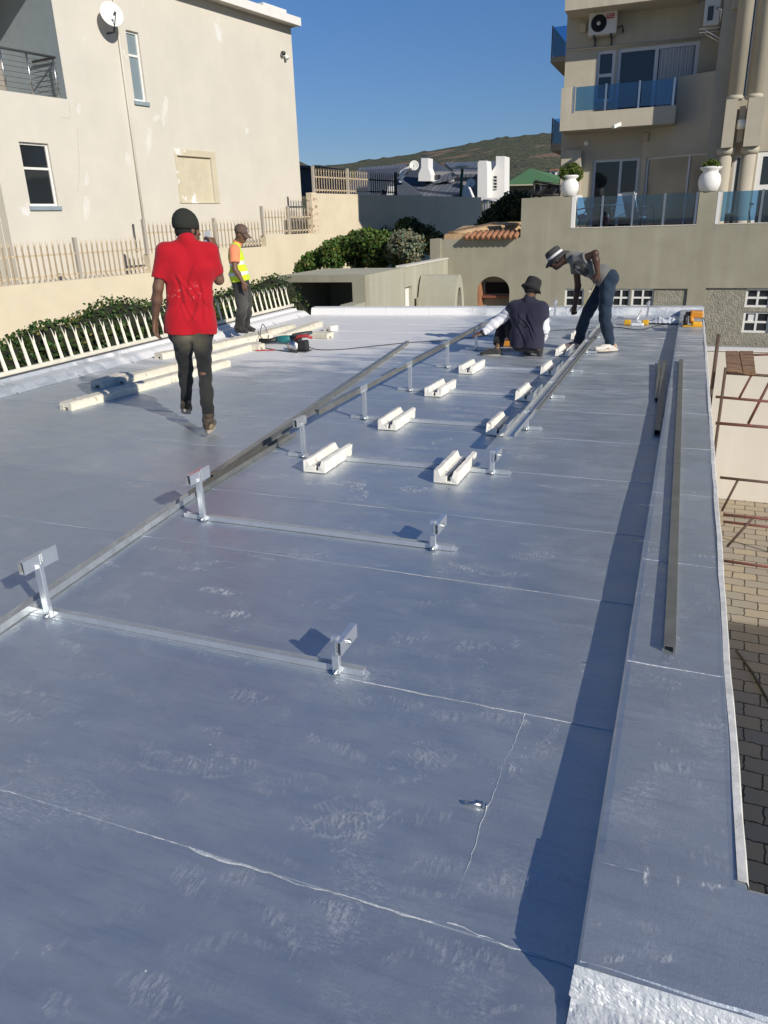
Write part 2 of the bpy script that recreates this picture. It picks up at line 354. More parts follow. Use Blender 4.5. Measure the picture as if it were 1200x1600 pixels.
# the near return that runs off to the right, and its end face
ny = 14
gx = [-.075, -.068, -.05] + [-.05+i*.05 for i in range(1, 30)] + [1.6, 3, 4.5]
rowf = lambda x: [(x, 1.252+wob(x*6, .004, 1), .088), (x, 1.262+wob(x*6, .004, 1), .099), (x, 1.35, .1003), (x, 1.5, .1), (x, 1.585, .1), (x, 1.60, .09), (x, 1.60, -.4)]
v2 = []; f2 = []
for x in gx:
    v2 += [(a, b, c - (.012 if x < -.07 else 0)) for a, b, c in rowf(x)]
for i in range(len(gx)-1):
    for k in range(6):
        if k == 3 and gx[i+1] <= .26: pass
        f2.append((i*7+k, (i+1)*7+k, (i+1)*7+k+1, i*7+k+1))
ret = MB(); ret.add([(a, b, c+.0035 if c > .05 else c) for a, b, c in v2], f2)
put('parapet', top, R_ROOF, bldg); put('parapet', ret, R_ROOF, bldg)
# outer lip painted thick silver-white
lip = MB(); vs = []; fs = []
for i, (p, a) in enumerate(path[3:]):
    y = p[1]; w2 = wob(y, .004, 2); w3 = wob(y*2.3, .003, 5)
    vs += [(.268+w2+w3, y, .1045), (.288+w2*1.5, y, .1035), (.294+w2*1.6, y, .088), (.291, y, .0), (.291, y, -.4)]
for i in range(len(path)-4):
    for k in range(4): fs.append((i*5+k, i*5+k+1, (i+1)*5+k+1, (i+1)*5+k))
lip.add(vs, fs); M_LIP = mat('worn_parapet_edge', (.70,.69,.65), .8, var=.2, vscale=12, bump=.6, bscale=50, bdist=.004)
put('parapet_edge', lip, M_LIP, bldg)
# end face of the near return, crinkled fresh paint down onto the deck
from mathutils import noise as mnoise
mb = MB(); nx, nz = 260, 44; vs = []; fs = []
rng_ = np.random.RandomState(3)
for i in range(nx):
    x = -.078+i*(1.6/nx)
    for k in range(nz):
        t = k/(nz-1)
        if t < .35: q = t/.35; y = 1.250-.014*q; z = .100*(1-q)+.020*q
        else: q = (t-.35)/.65; y = 1.236-.22*q-.03*math.sin(x*9)*q; z = .020*(1-q)**2+.0035
        e = min(1, min(t, 1-t)*8)
        c = .007*abs(mnoise.noise((x*16, t*5, 3)))+.005*abs(mnoise.noise((x*60, t*22, 7)))+.0012*rng_.rand()
        vs.append((x-.006*q*(1 if i == 0 else 0), y-c*e*.8, z+c*e*.7))
for i in range(nx-1):
    for k in range(nz-1): fs.append((i*nz+k, i*nz+k+1, (i+1)*nz+k+1, (i+1)*nz+k))
mb.add(vs, fs); put('end_flashing', mb, R_FRESH, bldg)
# lap seams of the membrane: thin irregular ridges
def seam(x0, y0, x1, y1, wd=.008, h=.0045, rag=.006, z=0.0, gap=.18):
    mb = MB(); L = math.hypot(x1-x0, y1-y0); n = max(8, int(L/.02)); dx, dy = (x1-x0)/L, (y1-y0)/L; px_, py_ = -dy, dx
    vs = []; fs = []; seg = random.random()*9
    for i in range(n+1):
        t = i/n*L; off = rag*(math.sin(t*5+seg)*.5+math.sin(t*23+seg)*.25+(random.random()-.5)*.5)
        a = .12+.88*max(0, math.sin(t*2.3+seg)*.5+math.sin(t*9+seg*2)*.45+random.random()*.5-.05)
        ww = wd*a; hh = h*(.4+.6*a); cx_, cy_ = x0+dx*t+px_*off, y0+dy*t+py_*off
        vs += [(cx_-px_*ww, cy_-py_*ww, z+.0012), (cx_-px_*ww*.2, cy_-py_*ww*.2, z+hh), (cx_+px_*ww, cy_+py_*ww, z+.0012)]
    for i in range(n):
        fs += [(i*3, i*3+1, i*3+4, i*3+3), (i*3+1, i*3+2, i*3+5, i*3+4)]
    return mb.add(vs, fs)
# left kerb and far kerb as fillets: deck, slope, upstand, top
vs = []; fs = []; kp = [(-6.72, -4+i*.25) for i in range(71)]
prof = [(0, .003), (-.03, .008), (-.12, .070), (-.15, .082), (-.30, .090), (-.315, .128), (-.52, .132), (-.535, .12), (-.54, -.6)]
def sweep(pts, nrm, prof, wa=.003):
    vs = []; fs = []; n = len(prof)
    for i, (x, y) in enumerate(pts):
        a = nrm if not callable(nrm) else nrm(i)
        for j, (s, z) in enumerate(prof):
            g = wob(x*1.3+y*1.1, wa, j)*(0 if j in (0,) else 1)
            vs.append((x+a[0]*s, y+a[1]*s, z+g))
    for i in range(len(pts)-1):
        for k in range(n-1): fs.append((i*n+k, (i+1)*n+k, (i+1)*n+k+1, i*n+k+1))
    return vs, fs
v_, f_ = sweep([(-6.72-.001*i, -4+i*.25) for i in range(71)], (1, 0), prof); put('kerb', MB().add(v_, f_), R_KERB, bldg)
prof2 = [(0, .003), (.03, .015), (.05, .10), (.07, .13), (.12, .138), (.30, .14), (.32, .13), (.32, -.5)]
v_, f_ = sweep([(-6.78+i*.12, 13.46+i*.12*.0985) for i in range(60)], (-.098, .995), prof2)
put('kerb', MB().add(v_, [tuple(reversed(f)) for f in f_]), R_KERB, bldg)
put('kerb_bead', seam(-6.71, 3.0, -6.76, 13.45, .014, .007, .008), R_FRESH, bldg); put('kerb_bead', seam(-6.75, 13.44, .0, 14.08, .018, .010, .02), R_FRESH, bldg)
for q in range(9): y = 5.2+q*.98; put('kerb_joint', MB().beam((-6.74, y, .014), (-7.02, y+.02, .098), .018, .012), R_FRESH, bldg)
for q in range(8): x = -6.1+q*.83; y = 13.46+(x+6.78)*.0985; put('kerb_joint', MB().beam((x, y+.035, .02), (x, y+.06, .125), .03, .012), R_FRESH, bldg)
ys = [1.324, 2.25, 3.2, 4.03, 4.95, 5.88, 6.82, 7.75, 8.68, 9.6, 10.5, 11.45, 12.4]
for i, y in enumerate(ys):
    put('membrane_seam', seam(-6.7, y+.02, -.08, y, .0042 if i else .005, .0028, .012 if i == 0 else .007), R_FRESH, bldg)
    put('membrane_lap', MB().hexa([(-6.72,y+.02,-.01),(-.08,y,-.01),(-.08,y+.11,-.01),(-6.72,y+.13,-.01),(-6.72,y+.02,.0028),(-.08,y,.0028),(-.08,y+.11,.0008),(-6.72,y+.13,.0008)]), R_ROOF, bldg)
put('membrane_seam', seam(-.40, 1.33, -.385, 2.25, .0022, .0025, .012), R_FRESH, bldg)

put('membrane_seam', seam(-.40, 1.325, -.085, 1.315, .006, .004, .016), R_FRESH, bldg)
for y in (1.562, 2.55, 3.5, 4.5, 5.5, 6.55, 7.5, 8.5, 9.6, 10.7, 12.2):
    put('membrane_seam', seam(-.066, y, .27, y-.004, .004, .004, .004, .1015), R_FRESH, bldg)
# dusty boot prints and scuffs: thin patches whose material breaks them into strokes
def scuffmat():
    m = bpy.data.materials.new('chalky_scuffs'); m.use_nodes = True; t = m.node_tree; N = t.nodes; L = t.links; b = N['Principled BSDF']; b.inputs['Base Color'].default_value = (.66,.68,.70,1); b.inputs['Roughness'].default_value = .85
    vc = N.new('ShaderNodeVertexColor'); vc.layer_name = 'Col'; sp = N.new('ShaderNodeSeparateColor'); L.new(vc.outputs[0], sp.inputs[0]); geo = N.new('ShaderNodeNewGeometry')
    def M2(op, a, c=None, clamp=False):
        x = N.new('ShaderNodeMath'); x.operation = op; x.use_clamp = clamp
        for k, v in enumerate((a, c)):
            if v is None: continue
            if isinstance(v, (int, float)): x.inputs[k].default_value = v
            else: L.new(v, x.inputs[k])
        return x.outputs[0]
    def rg(x, a, c):
        r = N.new('ShaderNodeMapRange'); r.interpolation_type = 'SMOOTHSTEP'; r.inputs[1].default_value = a; r.inputs[2].default_value = c; L.new(x, r.inputs[0]); return r.outputs[0]
    def nz(scale, st, detail=4, rough=.6, dist=0):
        mp = N.new('ShaderNodeMapping'); mp.inputs['Scale'].default_value = st; L.new(geo.outputs['Position'], mp.inputs[0]); n = N.new('ShaderNodeTexNoise'); n.inputs['Scale'].default_value = scale; n.inputs['Detail'].default_value = detail; n.inputs['Roughness'].default_value = rough; n.inputs['Distortion'].default_value = dist; L.new(mp.outputs[0], n.inputs[0]); return n.outputs[0]
    u_, v_, ty = sp.outputs[0], sp.outputs[1], sp.outputs[2]
    du = M2('SUBTRACT', u_, .5); dv = M2('SUBTRACT', v_, .5); r2 = M2('ADD', M2('MULTIPLY', du, du), M2('MULTIPLY', dv, dv)); r_ = M2('MULTIPLY', M2('SQRT', r2), 2.0)
    rn = M2('ADD', r_, M2('MULTIPLY', M2('SUBTRACT', nz(9, (1,1,1)), .5), 1.0)); fall = M2('SUBTRACT', 1.0, rg(rn, .35, .95))
    strokes = rg(nz(70, (1, .28, 1), 6, .8, .4), .47, .60)
    waves = M2('SINE', M2('ADD', M2('MULTIPLY', u_, 95.0), M2('MULTIPLY', M2('SUBTRACT', nz(30, (1,1,1), 3), .5), 9.0))); bands = rg(waves, .1, .8)
    edge = M2('SUBTRACT', 1.0, rg(M2('ABSOLUTE', M2('SUBTRACT', r_, .82)), .03, .14)); foot = M2('MULTIPLY', M2('MAXIMUM', M2('MULTIPLY', bands, M2('SUBTRACT', 1.0, rg(r_, .8, .9))), edge), rg(nz(24, (1,1,1), 5, .8), .46, .60))
    isf = rg(ty, .45, .55); a = M2('ADD', M2('MULTIPLY', M2('MULTIPLY', fall, strokes), M2('SUBTRACT', 1.0, isf)), M2('MULTIPLY', foot, isf))
    st_ = M2('MULTIPLY', a, vc.outputs[1]); L.new(st_, b.inputs['Alpha']); return m
def scuffs(items, name):
    mb = MB(); cols = []
    for x, y, a, L_, W_, ty, st_ in items:
        p = AZ(x, y); ca, sa = math.cos(a), math.sin(a)
        q = [(-L_/2,-W_/2),(L_/2,-W_/2),(L_/2,W_/2),(-L_/2,W_/2)]; z = .0033+random.random()*.0012
        if name == 'parapet_scuff': p = AZ(x, y, .1); z = .1038+random.random()*.001
        mb.add([(p.x+u_*ca-v_*sa, p.y+u_*sa+v_*ca, z) for u_, v_ in q], [(0,1,2,3)])
        for u_, v_ in ((0,0),(1,0),(1,1),(0,1)): cols.append((u_, v_, ty, st_))
    put(name, mb, M_SCUFF, bldg, col=cols, kind='stuff')
M_SCUFF = scuffmat()
it = [(x, y, a, .27, .105, 1, s_) for x, y, a, s_ in [(400,592,1.2,.8),(352,655,.7,.4),(400,603,.3,.9),(385,668,.8,.7),(405,650,.6,.7),(455,655,.5,.6),(424,590,.5,.6),(410,570,.3,.7),(405,618,.4,.7),(455,612,.5,.4),(366,680,1,.6),(372,640,.9,.8),(430,745,.4,.5),(560,760,1.7,.9),(545,757,.1,.9),(650,765,.1,.9),(600,718,.1,.7),(560,778,1.5,.7),(505,757,.2,.8),(540,1290,.5,.45),(690,560,.3,.6),(760,600,.2,.8),(720,650,.2,.8),(700,640,.4,.8),(800,700,.1,.4),(830,715,.3,.5),(660,700,.1,.7),(745,640,.5,.5),(690,690,1.2,.6),(600,640,.4,.3),(480,590,.3,.5),(520,575,.5,.6),(610,545,.2,.6),(560,540,.4,.7),(760,650,.1,.6),(680,605,0,.7),(720,595,.3,.7),(300,760,.4,.3),(250,690,.6,.3),(520,1090,.3,.2),(640,1180,.9,.28),(670,1195,1.0,.3),(260,1190,.2,.3),(315,1195,.4,.4),(455,1225,.5,.2),(480,870,.3,.35),(350,1200,.5,.35),(610,1100,.2,.3),(720,890,.6,.3),(830,870,.3,.3),(560,1290,1.3,.4),(510,1270,.9,.3),(905,640,.1,.4)]]
it = [(a_, b_, c_, d_, e_, f_, g_*(.55 if b_ > 1000 else .9)) for a_, b_, c_, d_, e_, f_, g_ in it]
rs = random.Random(11)
for x, y, L_, W_, s_ in [(345,925,.30,.10,.95),(360,960,.28,.09,.95),(330,880,.25,.07,.5),(300,890,.25,.08,.6),(260,860,.4,.08,.4),(390,1090,.28,.12,.5),(540,1290,.25,.14,.4),(585,1270,.3,.1,.3),(60,1090,.4,.12,.35),(30,1120,.3,.1,.35),(110,1010,.3,.08,.4),(240,900,.25,.07,.5),(170,880,.3,.06,.5),(430,820,.3,.1,.4),(350,810,.3,.05,.8),(730,890,.35,.06,.7),(800,900,.3,.08,.3),(640,1000,.3,.1,.3),(740,1010,.3,.12,.35),(700,1120,.2,.1,.35),(660,1185,.16,.1,.35),(820,1130,.06,.05,.9),(800,1200,.12,.06,.6),(300,1380,.3,.1,.25),(240,1560,.2,.14,.3),(90,1570,.15,.08,.3),(440,1450,.3,.08,.3),(520,1420,.2,.06,.4),(460,680,.3,.07,.6),(500,700,.3,.1,.5),(640,700,.4,.08,.5),(800,590,.4,.08,.5),(700,660,.4,.1,.5),(860,690,.4,.08,.4),(900,720,.4,.07,.3),(560,830,.4,.07,.35),(720,770,.5,.06,.3),(120,730,.5,.1,.25),(60,700,.5,.1,.25),(210,760,.5,.08,.2),(400,870,.4,.06,.3),(850,760,.5,.06,.3),(590,560,.6,.08,.6),(650,570,.6,.1,.5),(520,560,.5,.1,.6),(480,620,.5,.1,.5),(560,600,.5,.1,.4),(860,600,.5,.08,.5),(960,610,.5,.08,.5),(930,660,.5,.06,.4)]:
    it.append((x, y, rs.uniform(-.4,.5), L_, W_, 0, s_*(.7 if y > 1000 else .9))); 
for k in range(120):
    x = rs.uniform(0, 930); y = rs.uniform(530, 1590); it.append((x, y, rs.uniform(-.5,.6), rs.uniform(.12,.4), rs.uniform(.02,.10), 0, rs.uniform(.04,.18)))
scuffs(it, 'dusty_scuff_marks')
scuffs([(1010,1370,1.6,.10,.02,0,.9),(1060,1375,1.5,.07,.01,0,.8),(1110,1385,.2,.10,.02,0,.9),(960,1500,.5,.1,.03,0,.6),(930,1445,.4,.04,.02,0,.8),(1040,1500,.3,.06,.03,0,.5),(1020,860,.4,.12,.06,0,.4),(1100,870,.1,.25,.05,0,.3),(1060,1200,.3,.2,.08,0,.25)]+[(rs.uniform(1000,1140), rs.uniform(560,1500), rs.uniform(-.4,.4), rs.uniform(.05,.2), rs.uniform(.02,.06), 0, rs.uniform(.1,.3)) for k in range(30)], 'parapet_scuff')

# ================================================================ ground
mb = MB().add([(-900,-900,-4.1),(900,-900,-4.1),(900,900,-4.1),(-900,900,-4.1)], [(0,1,2,3)])
put('ground', mb, mat('dry_ground', (.16,.14,.10), .95, var=.3, vscale=.3), kind='structure')
mb = MB().hexa([(-60,-30,-4),(-7.28,-30,-4),(-7.28,60,-4),(-60,60,-4),(-60,-30,-.9),(-7.28,-30,-.9),(-7.28,60,-.5),(-60,60,-.5)])
put('garden_ground', mb, mat('garden_soil', (.12,.10,.07), .95, var=.3, vscale=2), kind='structure')
M_PAVE = bpy.data.materials.new('interlocking_pavers'); M_PAVE.use_nodes = True
_t = M_PAVE.node_tree; _n = _t.nodes; _tc = _n.new('ShaderNodeTexCoord'); _b = _n.new('ShaderNodeTexBrick'); _t.links.new(_tc.outputs['Object'], _b.inputs[0])
_mp = _n.new('ShaderNodeMapping'); _mp.inputs['Rotation'].default_value = (0, 0, rad(3)); _t.links.new(_tc.outputs['Object'], _mp.inputs[0]); _w = _n.new('ShaderNodeTexNoise'); _w.inputs['Scale'].default_value = 14
_mm = _n.new('ShaderNodeMix'); _mm.data_type = 'VECTOR'; _mm.inputs[0].default_value = .045; _t.links.new(_mp.outputs[0], _w.inputs[0]); _t.links.new(_mp.outputs[0], _mm.inputs[4]); _t.links.new(_w.outputs['Color'], _mm.inputs[5]); _t.links.new(_mm.outputs[1], _b.inputs[0])
_b.inputs['Scale'].default_value = 1; _b.inputs['Brick Width'].default_value = .34; _b.inputs['Row Height'].default_value = .24; _b.inputs['Mortar Size'].default_value = .009; _b.inputs['Mortar Smooth'].default_value = .3
_b.inputs['Color1'].default_value = (.42,.35,.25,1); _b.inputs['Color2'].default_value = (.30,.28,.24,1); _b.inputs['Mortar'].default_value = (.06,.05,.04,1); _b.inputs['Bias'].default_value = -.2
_t.links.new(_b.outputs[0], _n['Principled BSDF'].inputs[0]); _n['Principled BSDF'].inputs['Roughness'].default_value = .9
_bp = _n.new('ShaderNodeBump'); _bp.inputs['Distance'].default_value = .02; _bp.invert = True; _t.links.new(_b.outputs['Fac'], _bp.inputs['Height']); _t.links.new(_bp.outputs[0], _n['Principled BSDF'].inputs['Normal'])
mb = MB().box(.26, 14, -6, 15.9, -4.0, -3.8); put('paving', mb, M_PAVE, kind='structure')

# hillside far away
prof = [(300,262),(400,262),(440,257),(452,252),(465,251),(472,254),(479,259),(490,260),(505,259),(540,256),(579,250),(631,243),(712,229),(768,218),(831,211),(862,208),(960,200),(1100,196),(1300,205),(1600,230),(2000,300)]
vs = []; fs = []; nr = 26; xs = np.linspace(300, 2000, 240)
px_ = [p[0] for p in prof]; py_ = [p[1] for p in prof]
for x in xs:
    y = float(np.interp(x, px_, py_)); d = ray(x, y); d = d/math.hypot(d.x, d.y)
    zr = H+d.z*430
    for k in range(nr):
        t = k/(nr-1); dist = 150+t*280
        if k < nr-1: zz = -3+(zr+3)*(t**.9) + 1.0*math.sin(x*.013+t*7)*t*(1-t)*2+.8*math.sin(x*.031-t*13)*t*(1-t)
        else: zz = zr+.9*random.random()**3
        vs.append((d.x*dist, d.y*dist, zz))
    vs.append((d.x*600, d.y*600, zr-25))
nn = nr+1
for i in range(len(xs)-1):
    for k in range(nn-1): fs.append((i*nn+k, (i+1)*nn+k, (i+1)*nn+k+1, i*nn+k+1))
M_HILL = mat('scrub_hillside', (.115,.115,.055), .95, col2=(.035,.045,.022), vscale=.28, bump=1, bscale=.6, bdist=1.5, spots=((.22,.14,.09), .05, .62))
hill = MB().add(vs, fs, True); put('hillside', hill, M_HILL, kind='structure')

# ================================================================ foliage
M_LEAF = vmat('glossy_leaf', .5, trans=.25); M_WOOD = mat('grey_brown_bark', (.13,.10,.075), .9, var=.3, vscale=12, bump=.8)
def leaves(P, Nn, size, hue, var=.35, dark=None):
    """P, Nn: (n,3) arrays; a folded six-vertex leaf per point"""
    n = len(P); r = np.random
    Nn = Nn+r.normal(0, .55, (n, 3)); Nn /= np.linalg.norm(Nn, axis=1, keepdims=True)
    t = r.normal(0, 1, (n, 3)); t -= Nn*(t*Nn).sum(1, keepdims=True); t /= np.linalg.norm(t, axis=1, keepdims=True); b = np.cross(Nn, t)
    s = (size*(.6+.8*r.rand(n)))[:, None]; w_ = s*.36
    V = np.stack([P, P+t*s*.5+b*w_+Nn*s*.12, P+t*s, P+t*s*.5-b*w_+Nn*s*.12], 1).reshape(-1, 3)
    F = [(4*i, 4*i+1, 4*i+2) for i in range(n)]+[(4*i, 4*i+2, 4*i+3) for i in range(n)]
    c = np.array(hue)[None]*(1+var*r.uniform(-1, 1, (n, 1))); c[:, 0] *= 1+.35*r.uniform(-1, 1, n)
    old = r.rand(n) < .04; c[old] = np.array([.24, .20, .05])
    if dark is not None: c = c*dark[:, None]
    col = np.ones((n, 4, 4), np.float32); col[:, :, :3] = np.clip(c, 0, 1)[:, None]
    mb = MB(); mb.v = [tuple(v) for v in V]; mb.f = F; mb.sm = [False]*len(F)
    return mb, col.reshape(-1, 4)
def blobs_foliage(B, n, size, hue, name, rt, var=.35):
    """B: list of ellipsoid lumps (centre, radii); leaves sit in the outer shell of each"""
    r = np.random; vol = np.array([b[1][0]*b[1][2]+b[1][1]*b[1][2] for b in B]); pick = r.choice(len(B), n, p=vol/vol.sum())
    cc = np.array([b[0] for b in B])[pick]; rr = np.array([b[1] for b in B])[pick]
    d = r.normal(0, 1, (n, 3)); d /= np.linalg.norm(d, axis=1, keepdims=True)
    k = np.clip(1-np.abs(r.normal(0, .13, n)), .45, 1)[:, None]*(1+.10*np.sin(d[:, :1]*7+pick[:, None])*np.sin(d[:, 2:]*6+pick[:, None]*2))
    P = cc+d*rr*k
    mb, col = leaves(P, d, size, hue, var)
    put(name, mb, M_LEAF, rt, col=col)
def core(B, rt, k=.72):   # dense inner twig mass so light does not leak straight through
    mb = MB()
    for c, r_ in B: mb.lathe([(.001, -1), (.6, -.8), (.95, -.3), (1, 0), (.9, .45), (.55, .83), (.001, 1)], n=10); 
    mb2 = MB()
    for c, r_ in B:
        q = MB().lathe([(.001, -1), (.6, -.8), (.95, -.3), (1, 0), (.9, .45), (.55, .83), (.001, 1)], n=10)
        mb2.add([(c[0]+v[0]*r_[0]*k, c[1]+v[1]*r_[1]*k, c[2]+v[2]*r_[2]*k) for v in q.v], q.f, True)
    put('twigs', mb2, mat('inner_twigs', (.018,.022,.010), 1), rt)
# hedge behind the spikes
hp = [(-60,560),(0,548),(20,533),(40,516),(62,512),(80,500),(110,503),(140,488),(165,472),(180,466),(215,470),(250,472),(300,470),(335,458),(360,448),(400,441),(425,430),(440,432)]
hedge = root('hedge', (-8.3, 8.5, -.9), 'long dense green hedge with broad glossy leaves behind the leaning spikes', 'hedge')
B = []
for i in range(len(hp)-1):
    for j in range(3):
        t = random.random(); x = hp[i][0]*(1-t)+hp[i+1][0]*t; y = hp[i][1]*(1-t)+hp[i+1][1]*t
        X = random.uniform(-9.0, -8.1); p = AX(x, y, X); r_ = random.uniform(.28, .42)
        B.append(((X, p.y, p.z-r_*.9), (r_*1.2, r_*1.35, r_)))
        B.append(((X+.15, p.y+random.uniform(-.2,.2), p.z-r_*2.2), (r_*1.3, r_*1.5, r_*1.2)))
for i in range(60):
    y = 4.5+i*.17; B.append(((-7.85+random.uniform(-.12,.1), y, random.uniform(-.35,-.02)), (.34, .4, .38)))
blobs_foliage(B, 42000, .062, (.062,.105,.025), 'foliage', hedge); core(B, hedge)
mb = MB()
for i in range(30):
    y = 5+i*.35; x = -8.2+random.uniform(-.3,.3); mb.tube([(x,y,-.9),(x+random.uniform(-.1,.1),y+.1,-.4),(x+random.uniform(-.3,.3),y+random.uniform(-.2,.2),.05)], [.03,.02,.01], 6)
put('stem', mb, M_WOOD, hedge)
def bush(name, pts, Y, n, size, hue, label, cat='bush', depth=.9, group=None, var=.35):
    """pts: crown lumps as (px, py, radius m)"""
    B = []
    for x, y, r_ in pts:
        for j in range(3):
            yy = Y+random.uniform(-depth, depth)*.6; p = AY(x+random.uniform(-4,4), y+random.uniform(-3,5), yy); q = r_*random.uniform(.8, 1.15)
            B.append(((p.x, p.y, p.z), (q, q, q*.85)))
    c = np.mean([b[0] for b in B], 0); g = root(name, (c[0], c[1], -.8), label, cat, group)
    blobs_foliage(B, n, size, hue, 'foliage', g, var); core(B, g)
    mb = MB()
    for j in range(5):
        b = random.choice(B)[0]; mb.tube([(c[0]+random.uniform(-.2,.2), c[1], -.8), ((c[0]+b[0])/2, (c[1]+b[1])/2, (b[2]-.8)/2), b], [.05,.035,.015], 6)
    put('stem', mb, M_WOOD, g); return g
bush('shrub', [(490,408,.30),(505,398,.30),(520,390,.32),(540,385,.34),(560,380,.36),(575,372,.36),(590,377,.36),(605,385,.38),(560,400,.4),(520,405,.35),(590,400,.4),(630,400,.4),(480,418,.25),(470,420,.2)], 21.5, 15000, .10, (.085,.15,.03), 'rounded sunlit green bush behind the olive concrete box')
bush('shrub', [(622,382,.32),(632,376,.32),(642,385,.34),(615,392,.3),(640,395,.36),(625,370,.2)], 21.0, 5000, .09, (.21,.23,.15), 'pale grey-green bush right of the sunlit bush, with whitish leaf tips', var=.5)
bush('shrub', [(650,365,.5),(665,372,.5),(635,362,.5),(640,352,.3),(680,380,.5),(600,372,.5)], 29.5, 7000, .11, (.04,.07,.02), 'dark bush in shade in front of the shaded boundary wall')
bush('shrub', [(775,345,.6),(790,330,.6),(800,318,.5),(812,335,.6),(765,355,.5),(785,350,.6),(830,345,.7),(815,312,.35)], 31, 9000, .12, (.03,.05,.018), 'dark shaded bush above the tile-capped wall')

# ================================================================ spike fence on the left kerb
sf = root('spike_fence', (-7.15, 9, .13), 'row of leaning forked white steel spikes along the left roof kerb', 'fence')
put('rail', MB().beam((-7.12,4.6,.165), (-7.28,13.7,.165), .05, .05), M_SPK, sf)
put('rail', MB().beam((-7.08,4.6,.137), (-7.24,13.7,.137), .012, .02), M_DKGREY, sf)
def spike_mesh(c):
    mb = MB(); x, y, z = c; lean = -.075; hh = .36
    w0 = .024
    def P(a, b, s): return (x+lean*s/hh+b, y+a, z+s)
    # W section blade
    th = .012
    mb.add([P(-w0,0,0),P(0,-th,0),P(w0,0,0),P(-w0*.8,0,hh*.66),P(0,-th,hh*.66),P(w0*.8,0,hh*.66)], [(0,1,4,3),(1,2,5,4)])
    mb.add([P(-w0*.8,0,hh*.66),P(0,-th,hh*.66),P(-w0*.95,.006,hh*.95)], [(0,1,2)])
    mb.add([P(w0*.8,0,hh*.66),P(0,-th,hh*.66),P(w0*.95,.006,hh*.95)], [(0,1,2)])
    mb.add([P(-w0*.45,-.004,hh*.66),P(w0*.45,-.004,hh*.66),P(0,-.03,hh*1.03)], [(0,1,2)])
    return mb
ysp = [5.9]
for i in range(44): ysp.append(ysp[-1]+.178)
for y in ysp:
    if y > 13.6: break
    x = -7.12-(y-4.6)*.0176
    o = put('pale', spike_mesh((x+random.uniform(-.003,.003), y, .185)), M_SPK, sf)
    s_ = o.modifiers.new('t', 'SOLIDIFY'); s_.thickness = .006

# ================================================================ left boundary wall and its palisades
SCL = 1.45
FW = Fr(-14.5, 11.6, .1642, .9864, .9864, -.1642)
FH = Fr(-16.24, 11.6, .1642, .9864, .9864, -.1642)
bw = root('boundary_wall', FW.p(0, -.9), 'long stepped cream plastered boundary wall, its far half in shade', 'wall')
sA = FW.px(236, 420)[0]; sB = FW.px(416, 380)[0]; sC = FW.px(496, 330)[0]; sE = FW.px(752, 309)[0]
zA = FW.px(0, 448)[1]; zB = FW.px(342, 390)[1]; zC = FW.px(497, 364)[1]; zD = FW.px(497, 302)[1]
mb = MB()
for a, b, z in ((-14, sA, zA), (sA, sB, zB), (sB, sC, zC), (sC, sE, zD)): mb.fbox(FW, a, b, -.95, z, -.22, 0)
put('wall_panel', mb, M_CREAM, bw)
mb = MB().fbox(FW, sC-.32, sC-.0, zC, zD+.02, -.21, .012); put('pillar', mb, mat('chipped_cream_plaster', (.70,.60,.44), .9, spots=((.35,.22,.15), 9, .56), bump=.6), bw)
def palisade(s0, s1, zb, zt, label, m=M_PAL, F=FW, posts=(0, 1), d=-.08, pitch=.155, mid=None):
    g = root('palisade_fence', F.p((s0+s1)/2, zb, d), label, 'fence', 'palisade fence sections on the boundary wall')
    h = zt-zb
    for t in posts:
        a = s0+(s1-s0)*t; put('post', MB().fbox(F, a-.04, a+.04, zb-.0, zt+.06, d-.045, d+.035), mat('grey_fence_post', (.42,.38,.32), .8) if m is M_PAL else m, g)
    for z in (zb+h*.14, zb+h*.66): put('rail', MB().fbox(F, s0, s1, z-.022, z+.022, d-.03, d-.004), m, g)
    n = max(2, int((s1-s0)/pitch)); proto = None
    for i in range(1, n):
        a = s0+(s1-s0)*i/n
        if proto is None:
            mb = MB(); w_ = .026
            mb.add([F.p(a-w_,zb+.03,d+.012),F.p(a,zb+.03,d+.03),F.p(a+w_,zb+.03,d+.012),F.p(a-w_,zt-.1,d+.012),F.p(a,zt-.1,d+.03),F.p(a+w_,zt-.1,d+.012)], [(0,1,4,3),(1,2,5,4),(3,4,1,0),(4,5,2,1)])
            mb.add([F.p(a-w_,zt-.1,d+.012),F.p(a,zt-.1,d+.03),F.p(a-w_*1.4,zt-.01,d+.04)], [(0,1,2)]); mb.add([F.p(a+w_,zt-.1,d+.012),F.p(a,zt-.1,d+.03),F.p(a+w_*1.4,zt-.01,d+.04)], [(0,1,2)])
            mb.add([F.p(a-w_*.5,zt-.1,d+.018),F.p(a+w_*.5,zt-.1,d+.018),F.p(a,zt+.02,d+.005)], [(0,1,2)])
            proto = put('pale', mb, m, g, loc=F.p(a, zb, d)); a0_ = a
            s_ = proto.modifiers.new('t', 'SOLIDIFY'); s_.thickness = .005
        else:
            o = proto.copy(); C.objects.link(o); o.parent = g; o.location = Vector(F.p(a, zb, d))-g.location
    return g
zt0 = FW.px(0, 380)[1]; zt1 = FW.px(340, 344)[1]; zt2 = FW.px(494, 325)[1]; zt3 = FW.px(490, 262)[1]
s00 = FW.px(-40, 380)[0]; sM = FW.px(124, 400)[0]
palisade(s00, sM, zA, zt0, 'cream palisade fence section furthest left on the wall', posts=(0,))
palisade(sM, sA-.05, zA, zt0, 'cream palisade fence section just left of the man in the red shirt', posts=(0,))
palisade(sA+.02, sB-.1, zB, zt1, 'cream palisade fence section behind the red-shirted and vested men', posts=(0, .56))
palisade(sB, sC-.34, zC, zt2, 'cream palisade fence section between the vested man and the pillar', posts=(0, .52))
sF = FW.px(578, 270)[0]; sG = FW.px(621, 270)[0]
